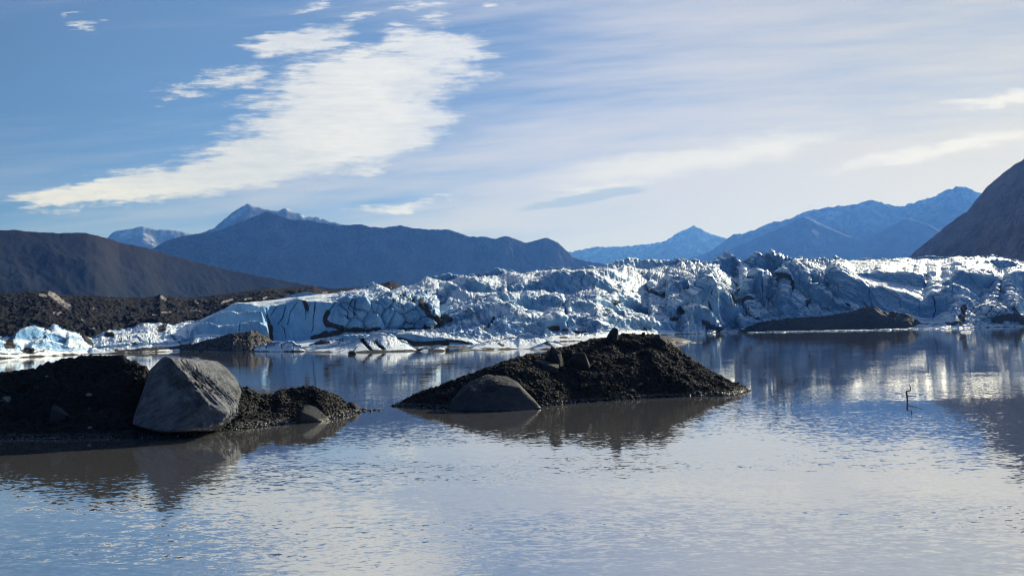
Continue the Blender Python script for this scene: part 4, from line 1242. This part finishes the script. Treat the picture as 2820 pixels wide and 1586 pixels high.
outline_rock('boulder', 'pale tilted slab low on the left spit', 'left', [(136, 1156), (140, 1125), (146, 1112), (165, 1120), (192, 1142), (196, 1154)], 1.1, M_SLATE, seed=15)
outline_rock('boulder', 'dark wet rock in the shallows under the huge grey boulder', None, [(328, 1208), (336, 1190), (352, 1182), (374, 1186), (386, 1204)], 1.0, M_DARKROCK, base=(355, 1206), sub=4, seed=16)
outline_rock('boulder', 'blue grey wedge at the waterline near the right end of the left spit', 'left', [(816, 1166), (826, 1130), (838, 1116), (852, 1114), (870, 1120), (890, 1142), (918, 1164)], 1.6, M_SLATE, base=(860, 1162), seed=17)
outline_rock('boulder', 'smooth rounded stone near the tip of the left spit', 'left', [(950, 1126), (954, 1110), (964, 1104), (976, 1106), (990, 1118), (992, 1126)], 0.9, M_SLATE, sub=5, seed=18, crisp=16)

# countable stones
STONES = [('left', 245, 1090, 17, M_PALE, 'pale stone above the tilted slab on the left spit'), ('left', 243, 1128, 12, M_PALE, 'small pale stone right of the tilted slab on the left spit'),
          ('left', 246, 1178, 12, M_PALE, 'pale pebble just above the waterline of the left spit'), ('left', 18, 1105, 30, M_GREY, 'grey stone at the left edge of the left spit'),
          ('left', 130, 1037, 9, M_PALE, 'tiny pale stone high on the left hump'), ('left', 105, 1165, 14, M_DARKROCK, 'dark stone under the tilted slab'),
          ('mid', 1762, 1060, 17, M_GREY, 'grey stone low on the right half of the middle mound'), ('mid', 1710, 1058, 14, M_SLATE, 'slate stone left of the grey stone on the middle mound'),
          ('mid', 1626, 1030, 14, M_SLATE, 'slate stone in the middle of the dark mound face'), ('mid', 1592, 1030, 14, M_SLATE, 'slate stone left of centre on the dark mound face'),
          ('mid', 1636, 977, 6, mat_plain('ochre_stone', (0.4, 0.2, 0.05)), 'tiny ochre stone near the summit of the middle mound'), ('mid', 1740, 1078, 20, M_GREY, 'flat grey stone just above the waterline of the middle mound')]
for i, (k, x, y, wpx, m_, lab) in enumerate(STONES):
    D, p = on_islet(k, x, y)
    s = wpx * D / FPX * 0.5
    rng = np.random.RandomState(100 + i)
    q = rng.normal(size=(14, 3))
    q = q / np.linalg.norm(q, axis=1, keepdims=True) * np.array((s * 1.1, s * 0.9, s * 0.65)) + p + np.array((0, 0, s * 0.25))
    rock('stone', lab, [Vector(v) for v in q], m_, sub=4, rough=0.06, crisp=14, seed=i, cat='stone')

proto = None
WS = [(1515, 1117, 9), (1530, 1116, 10), (1551, 1114, 7), (1573, 1111, 12), (1582, 1110, 15), (1598, 1109, 8), (1607, 1108, 13), (1618, 1109, 9), (1650, 1105, 16), (1658, 1105, 10), (1695, 1103, 12), (1703, 1103, 9), (1722, 1101, 10), (1745, 1101, 8),
      (1788, 1097, 12), (1796, 1095, 9), (1900, 1092, 9), (1930, 1091, 11), (1962, 1090, 13), (1985, 1090, 10), (2004, 1089, 14), (2020, 1088, 12), (2038, 1084, 12), (1130, 1121, 8), (1150, 1122, 7), (1190, 1124, 8), (1222, 1126, 9)]
WS2 = [(600, 1178, 12), (614, 1179, 16), (630, 1180, 12), (648, 1181, 14), (660, 1181, 10), (672, 1179, 18), (700, 1176, 16), (718, 1174, 14), (735, 1172, 12), (752, 1171, 16), (772, 1168, 18), (786, 1166, 16), (925, 1153, 14), (940, 1148, 12), (955, 1145, 14),
       (972, 1141, 12), (990, 1137, 14), (1005, 1135, 10), (1022, 1133, 12), (1045, 1131, 10), (190, 1207, 12), (230, 1206, 14), (245, 1205, 12), (10, 1208, 14), (40, 1208, 12)]
for lst, lab, gr in ((WS, 'small wet stone glinting at the waterline of the middle mound', 'wet stones along the middle mound'), (WS2, 'small wet stone glinting at the waterline of the left spit', 'wet stones along the left spit')):
    for i, (x, y, wpx) in enumerate(lst):
        D = ground_D(x, y) + 0.15
        s = wpx * D / FPX * 0.5
        if proto is None:
            rng = np.random.RandomState(77)
            q = rng.normal(size=(16, 3))
            q = q / np.linalg.norm(q, axis=1, keepdims=True)
            proto = rock('wet_stone', lab, [Vector(v) for v in q], M_WETSTONE, sub=3, rough=0.06, crisp=10, seed=3, cat='stone', group=gr)
            o = proto
        else:
            o = proto.copy()
            COL.objects.link(o)
        o.name = 'wet_stone'
        d = pt(x, y, D)
        o.location = (d.x, d.y, s * 0.2)
        o.scale = (s * random.uniform(0.9, 1.3), s * random.uniform(0.7, 1.1), s * random.uniform(0.45, 0.8))
        o.rotation_euler = (random.uniform(-.3, .3), random.uniform(-.3, .3), random.uniform(0, 6.28))
        o['label'], o['group'] = lab, gr

#==SMALL==
# ------------------------------------------------------------------ floes, brash ice, driftwood
for k, (lab, cr, sh_) in enumerate((('small flat floe with a dark rim drifting below the right dirt cone', [(2642, 913), (2650, 909), (2662, 908), (2672, 910), (2676, 913)], [(2642, 915), (2676, 915)]),
                                    ('thin floe near the right end of the far shore', [(2696, 899), (2706, 897), (2716, 898), (2720, 900)], [(2696, 901), (2720, 901)]),
                                    ('tiny white floe drifting right of the low gravel bar', [(1900, 942), (1912, 940), (1926, 941), (1932, 943)], [(1900, 944), (1932, 944)]),
                                    ('tiny white floe at the foot of the low gravel bar', [(1858, 942), (1868, 940), (1878, 941), (1882, 943)], [(1858, 945), (1882, 945)]))):
    ice_piece('ice_floe', lab, cr, sh_, 5, seed=90 + k, amp=0.12, big=0.05, cat='ice floe', fresh=0, foot=1.5, step=0.8)


def brash():
    rng = np.random.RandomState(5)
    n = 420
    xs = rng.uniform(2060, 2700, n)
    ys = np.interp(xs, [2026, 2400, 2640, 2700], [915.8, 908.9, 902.8, 900.5]) + rng.uniform(-0.3, 1.5, n)
    keep = (rng.rand(n) < np.interp(xs, [2060, 2140, 2160, 2230, 2300, 2400, 2700], [0.1, 0.3, 0.9, 0.5, 1, 1, 0.6]))
    V, Fq, o = [], [], 0
    for x, y in zip(xs[keep], ys[keep]):
        p = pt(x, y, ground_D(x, y))
        s = rng.uniform(0.8, 2.2)
        v = I1V * np.array((s * 1.6, s, s * 0.3)) * (1 + rng.uniform(-.25, .25, (len(I1V), 1))) + np.array((p.x, p.y, 0.08))
        V.append(v)
        Fq.append(I1F + o)
        o += len(I1V)
    ob = mesh_np('brash_ice', np.concatenate(V), np.concatenate(Fq), M_ICE2, attrs={'dirt': np.zeros(o), 'fresh': np.zeros(o), 'grit': np.zeros(o)})
    tag(ob, 'bright line of brash ice along the foot of the dark till bank', 'brash ice', kind='stuff')


brash()


def tube(name, chains, mat, label, cat, parent=None, seg=8):
    """tapered bent limbs; chains: list of [(Vector, radius), ...]"""
    V, Fq, o = [], [], 0
    for ch in chains:
        pts = [Vector(p) for p, r in ch]
        for i, (p, r) in enumerate(ch):
            t = (pts[min(i + 1, len(pts) - 1)] - pts[max(i - 1, 0)]).normalized()
            a = t.orthogonal().normalized()
            b = t.cross(a)
            for k in range(seg):
                th = 2 * math.pi * k / seg
                V.append(Vector(p) + (a * math.cos(th) + b * math.sin(th)) * r * random.uniform(0.85, 1.15))
        for i in range(len(ch) - 1):
            for k in range(seg):
                Fq.append((o + i * seg + k, o + i * seg + (k + 1) % seg, o + (i + 1) * seg + (k + 1) % seg, o + (i + 1) * seg + k))
        n = len(ch)
        V.append(pts[0]); V.append(pts[-1])
        for k in range(seg):
            Fq.append((o + n * seg, o + (k + 1) % seg, o + k, o + n * seg))
            Fq.append((o + n * seg + 1, o + (n - 1) * seg + k, o + (n - 1) * seg + (k + 1) % seg, o + n * seg + 1))
        o += n * seg + 2
    me = bpy.data.meshes.new(name)
    me.from_pydata([v[:] for v in V], [], [tuple(dict.fromkeys(f)) for f in Fq])
    me.materials.append(mat)
    for pl in me.polygons:
        pl.use_smooth = True
    ob = bpy.data.objects.new(name, me)
    COL.objects.link(ob)
    if parent is not None:
        ob.parent = parent
    else:
        tag(ob, label, cat)
    return ob


# dead branch standing in the lake at right; outline pixels from the photo
Db = ground_D(2499, 1104)
bp = lambda x, y, dd=0.0: pt(x, y, Db + dd)
root = Vector(pt(2499, 1104, Db))
stem = tube('branch', [[(bp(2499.5, 1112) + Vector((0, 0, -0.3)), 0.085), (bp(2499, 1104), 0.085), (bp(2498.5, 1098), 0.08), (bp(2497.5, 1090), 0.085), (bp(2496.5, 1082), 0.08), (bp(2495.8, 1077.5), 0.075)],
                       [(bp(2495.8, 1077.6), 0.075), (bp(2500, 1076.5, 0.1), 0.062), (bp(2506, 1075.5, 0.2), 0.055), (bp(2508.5, 1074, 0.2), 0.055)]],
            M_WOOD, 'crooked dead branch standing out of the water at right', 'branch')
tube('top_twig', [[(bp(2507, 1074.8, 0.2), 0.05), (bp(2507.3, 1068, 0.2), 0.045), (bp(2506, 1063, 0.2), 0.038), (bp(2504.3, 1058, 0.2), 0.02)]], M_WOOD, None, None, parent=stem)
tube('side_twig', [[(bp(2498, 1092), 0.05), (bp(2506, 1091, -0.2), 0.046), (bp(2514, 1090, -0.3), 0.042), (bp(2522, 1090.5, -0.4), 0.038), (bp(2532, 1088, -0.5), 0.03), (bp(2543, 1086, -0.6), 0.016)]], M_WOOD, None, None, parent=stem)
Dd = ground_D(969, 975)
dp = lambda x, y, dd=0.0: pt(x, y, Dd + dd)
drift = tube('driftwood', [[(dp(959, 974), 0.35), (dp(963, 971.5), 0.62), (dp(969, 972), 0.7), (dp(975, 971), 0.66), (dp(981, 973.5), 0.3)], [(dp(966, 971), 0.28), (dp(964, 966), 0.2), (dp(962, 964.5), 0.08)],
                   ], M_WOOD, 'dark drift log with one raised branch in front of the striped hump', 'driftwood')
tube('raised_branch', [[(dp(972, 970), 0.22), (dp(975, 965), 0.16), (dp(980, 958), 0.12), (dp(986, 952), 0.09), (dp(989, 948), 0.05)]], M_WOOD, None, None, parent=drift)
Dt = ground_D(434, 1214)
tp = lambda x, y: pt(x, y, Dt)
tube('twig', [[(tp(433, 1216) + Vector((0, 0, -0.1)), 0.03), (tp(433, 1212), 0.03), (tp(431, 1207), 0.022), (tp(432, 1203), 0.012)], [(tp(432, 1209), 0.02), (tp(436, 1206), 0.014)]], M_WOOD, 'short twig poking out of the water under the huge grey boulder', 'twig')

#==PEOPLE==
def person_mesh(stride, lean, arm):
    """one continuous skinned body 1.74 m tall, then evaluated to a plain mesh"""
    s = stride
    J = {'pel': (0, 0, .95, .135), 'wst': (0, lean * .3, 1.12, .13), 'che': (0, lean * .7, 1.33, .15), 'nek': (0, lean, 1.47, .058), 'jaw': (0, lean + .02, 1.545, .078), 'hed': (0, lean + .01, 1.63, .098), 'top': (0, lean, 1.70, .07),
         'nos': (0, lean + .105, 1.585, .018), 'el1': (.088, lean, 1.60, .02), 'el2': (-.088, lean, 1.60, .02)}
    B = [('pel', 'wst'), ('wst', 'che'), ('che', 'nek'), ('nek', 'jaw'), ('jaw', 'hed'), ('hed', 'top'), ('jaw', 'nos'), ('hed', 'el1'), ('hed', 'el2')]
    for i, sg in ((1, 1), (2, -1)):
        k = s * sg
        J.update({f'hip{i}': (.095 * sg, 0, .88, .105), f'kne{i}': (.1 * sg, k * .5 + .04, .49, .066), f'ank{i}': (.1 * sg, k - .02, .09, .045), f'toe{i}': (.115 * sg, k + .15, .045, .042),
                  f'sho{i}': (.185 * sg, lean * .8, 1.40, .07), f'elb{i}': (.25 * sg, lean * .6 - k * .35 - .02, 1.13, .048), f'wri{i}': (.24 * sg, lean * .6 - k * .45 + arm, .90 + arm * .5, .032), f'pal{i}': (.235 * sg, lean * .6 - k * .45 + arm + .03, .83 + arm * .6, .034)})
        B += [('pel', f'hip{i}'), (f'hip{i}', f'kne{i}'), (f'kne{i}', f'ank{i}'), (f'ank{i}', f'toe{i}'), ('che', f'sho{i}'), (f'sho{i}', f'elb{i}'), (f'elb{i}', f'wri{i}'), (f'wri{i}', f'pal{i}')]
        px_, py_, pz_, _ = J[f'pal{i}']
        for q, (dx, dy, ln) in enumerate(((-.006, .03, .065), (-.002, .012, .075), (.0, -.006, .07), (.002, -.024, .055))):
            J[f'fa{i}{q}'] = (px_ + dx * sg, py_ + dy, pz_ - ln * .6, .0095)
            J[f'fb{i}{q}'] = (px_ + (dx - .012) * sg, py_ + dy + .012, pz_ - ln - .02, .008)
            B += [(f'pal{i}', f'fa{i}{q}'), (f'fa{i}{q}', f'fb{i}{q}')]
        J[f'th{i}'] = (px_ - .012 * sg, py_ + .045, pz_ - .02, .011)
        B.append((f'pal{i}', f'th{i}'))
    names = list(J)
    me = bpy.data.meshes.new('body')
    me.from_pydata([J[n][:3] for n in names], [(names.index(a), names.index(b)) for a, b in B], [])
    o = bpy.data.objects.new('body', me)
    COL.objects.link(o)
    md = o.modifiers.new('skin', 'SKIN')
    sv = me.skin_vertices[0].data
    for i, n in enumerate(names):
        sv[i].radius = (J[n][3], J[n][3] * (0.78 if n in ('che', 'wst') else 1.0))
        sv[i].use_root = (n == 'pel')
    o.modifiers.new('sub', 'SUBSURF').levels = 1
    o.modifiers['sub'].render_levels = 1
    dg = bpy.context.evaluated_depsgraph_get()
    m2 = bpy.data.meshes.new_from_object(o.evaluated_get(dg))
    bpy.data.objects.remove(o)
    return m2


SKIN = mat_plain('skin', (0.42, 0.25, 0.18), 0.55)
BOOT = mat_plain('boot_leather', (0.03, 0.025, 0.02), 0.6)
HAIR = mat_plain('dark_hair', (0.03, 0.02, 0.015), 0.7)
JK = {'rust': mat_plain('rust_jacket', (0.30, 0.06, 0.03)), 'black': mat_plain('black_jacket', (0.02, 0.02, 0.025)), 'orange': mat_plain('orange_jacket', (0.65, 0.22, 0.04)), 'brown': mat_plain('brown_jacket', (0.10, 0.05, 0.03)), 'navy': mat_plain('navy_jacket', (0.02, 0.03, 0.07))}
TR = {'dark': mat_plain('dark_trousers', (0.025, 0.025, 0.03)), 'tan': mat_plain('tan_trousers', (0.16, 0.12, 0.08))}
PM = [person_mesh(0.20, 0.03, 0.04), person_mesh(0.05, 0.0, 0.12)]


def ice_ground(x, y):
    P_ = ICE_SURF
    az_, te_ = pxy(P_)
    d = pdir(x, y)
    q = (az_ - math.atan2(d.x, d.y)) ** 2 + (te_ - d.z / d.xy.length) ** 2
    i = np.unravel_index(np.argmin(q), q.shape)
    return P_[i]


sh_ob = bpy.data.objects['ice_shelf']
co = np.zeros(len(sh_ob.data.vertices) * 3, dtype=np.float32)
sh_ob.data.vertices.foreach_get('co', co)
ICE_SURF = co.reshape(-1, 3)[None]
PEOPLE = [(329.5, 939, 0, 'rust', 'dark', 20, 'person in a dark red jacket, first of the walkers on the left ice shelf'), (334.5, 938.5, 1, 'black', 'dark', 160, 'person in black close beside the dark red jacket on the left ice shelf'),
          (339, 936.5, 0, 'orange', 'dark', 200, 'person in an orange jacket in the middle of the walkers on the ice shelf'), (350.8, 934.5, 1, 'brown', 'tan', 185, 'person in a brown jacket and tan trousers on the ice shelf'),
          (355.8, 934, 0, 'navy', 'dark', 30, 'person in a navy jacket, last of the walkers on the left ice shelf')]
for x, y, pm, jk, tr, rz, lab in PEOPLE:
    me = PM[pm].copy()
    me.name = 'person'
    me.materials.clear()
    for m_ in (SKIN, JK[jk], TR[tr], BOOT):
        me.materials.append(m_)
    for pl in me.polygons:
        z = pl.center.z
        r_ = abs(pl.center.x)
        pl.material_index = 3 if z < 0.13 else (0 if (z > 1.49 or (r_ > 0.19 and z < 0.93)) else (1 if (z > 0.93 or r_ > 0.19) else 2))
        pl.use_smooth = True
    o = bpy.data.objects.new('person', me)
    COL.objects.link(o)
    p = ice_ground(x, y)
    o.location = (p[0], p[1], p[2] - 0.03)
    o.rotation_euler = (0, 0, R(rz))
    tag(o, lab, 'person', 'walkers on the ice shelf')
    # hair as a close cap over the skull
    bm = bmesh.new()
    bmesh.ops.create_uvsphere(bm, u_segments=14, v_segments=9, radius=0.108)
    cut = [v for v in bm.verts if v.co.z < -0.035 or (v.co.y > 0.06 and v.co.z < 0.03)]
    bmesh.ops.delete(bm, geom=cut, context='VERTS')
    hm = bpy.data.meshes.new('hair')
    bm.to_mesh(hm)
    bm.free()
    hm.materials.append(HAIR)
    h = bpy.data.objects.new('hair', hm)
    COL.objects.link(h)
    h.parent = o
    h.location = (0, 0.005 + (0.03 if pm == 0 else 0.0), 1.645)

# ------------------------------------------------------------------ haze
HAZE = 9.0e-5
me = bpy.data.meshes.new('haze')
x0, x1, y0, y1, z0, z1 = -19500, 19500, -1000, 24500, -5.0, 2350.0
me.from_pydata([(x, y, z) for x in (x0, x1) for y in (y0, y1) for z in (z0, z1)], [], [(0, 1, 3, 2), (4, 6, 7, 5), (0, 4, 5, 1), (2, 3, 7, 6), (0, 2, 6, 4), (1, 5, 7, 3)])
hm = bpy.data.materials.new('blue_haze')
hm.use_nodes = True
nt = hm.node_tree
nt.nodes.remove(nt.nodes['Principled BSDF'])
pv = nt.nodes.new('ShaderNodeVolumePrincipled')
pv.inputs['Color'].default_value = (0.065, 0.20, 0.70, 1)
pv.inputs['Absorption Color'].default_value = (1, 1, 1, 1)
pv.inputs['Density'].default_value = HAZE
pv.inputs['Anisotropy'].default_value = 0.2
nt.links.new(pv.outputs[0], nt.nodes['Material Output'].inputs['Volume'])
me.materials.append(hm)
ho = bpy.data.objects.new('haze', me)
COL.objects.link(ho)
tag(ho, 'thin blue air that fades the far mountains', 'haze', kind='stuff')
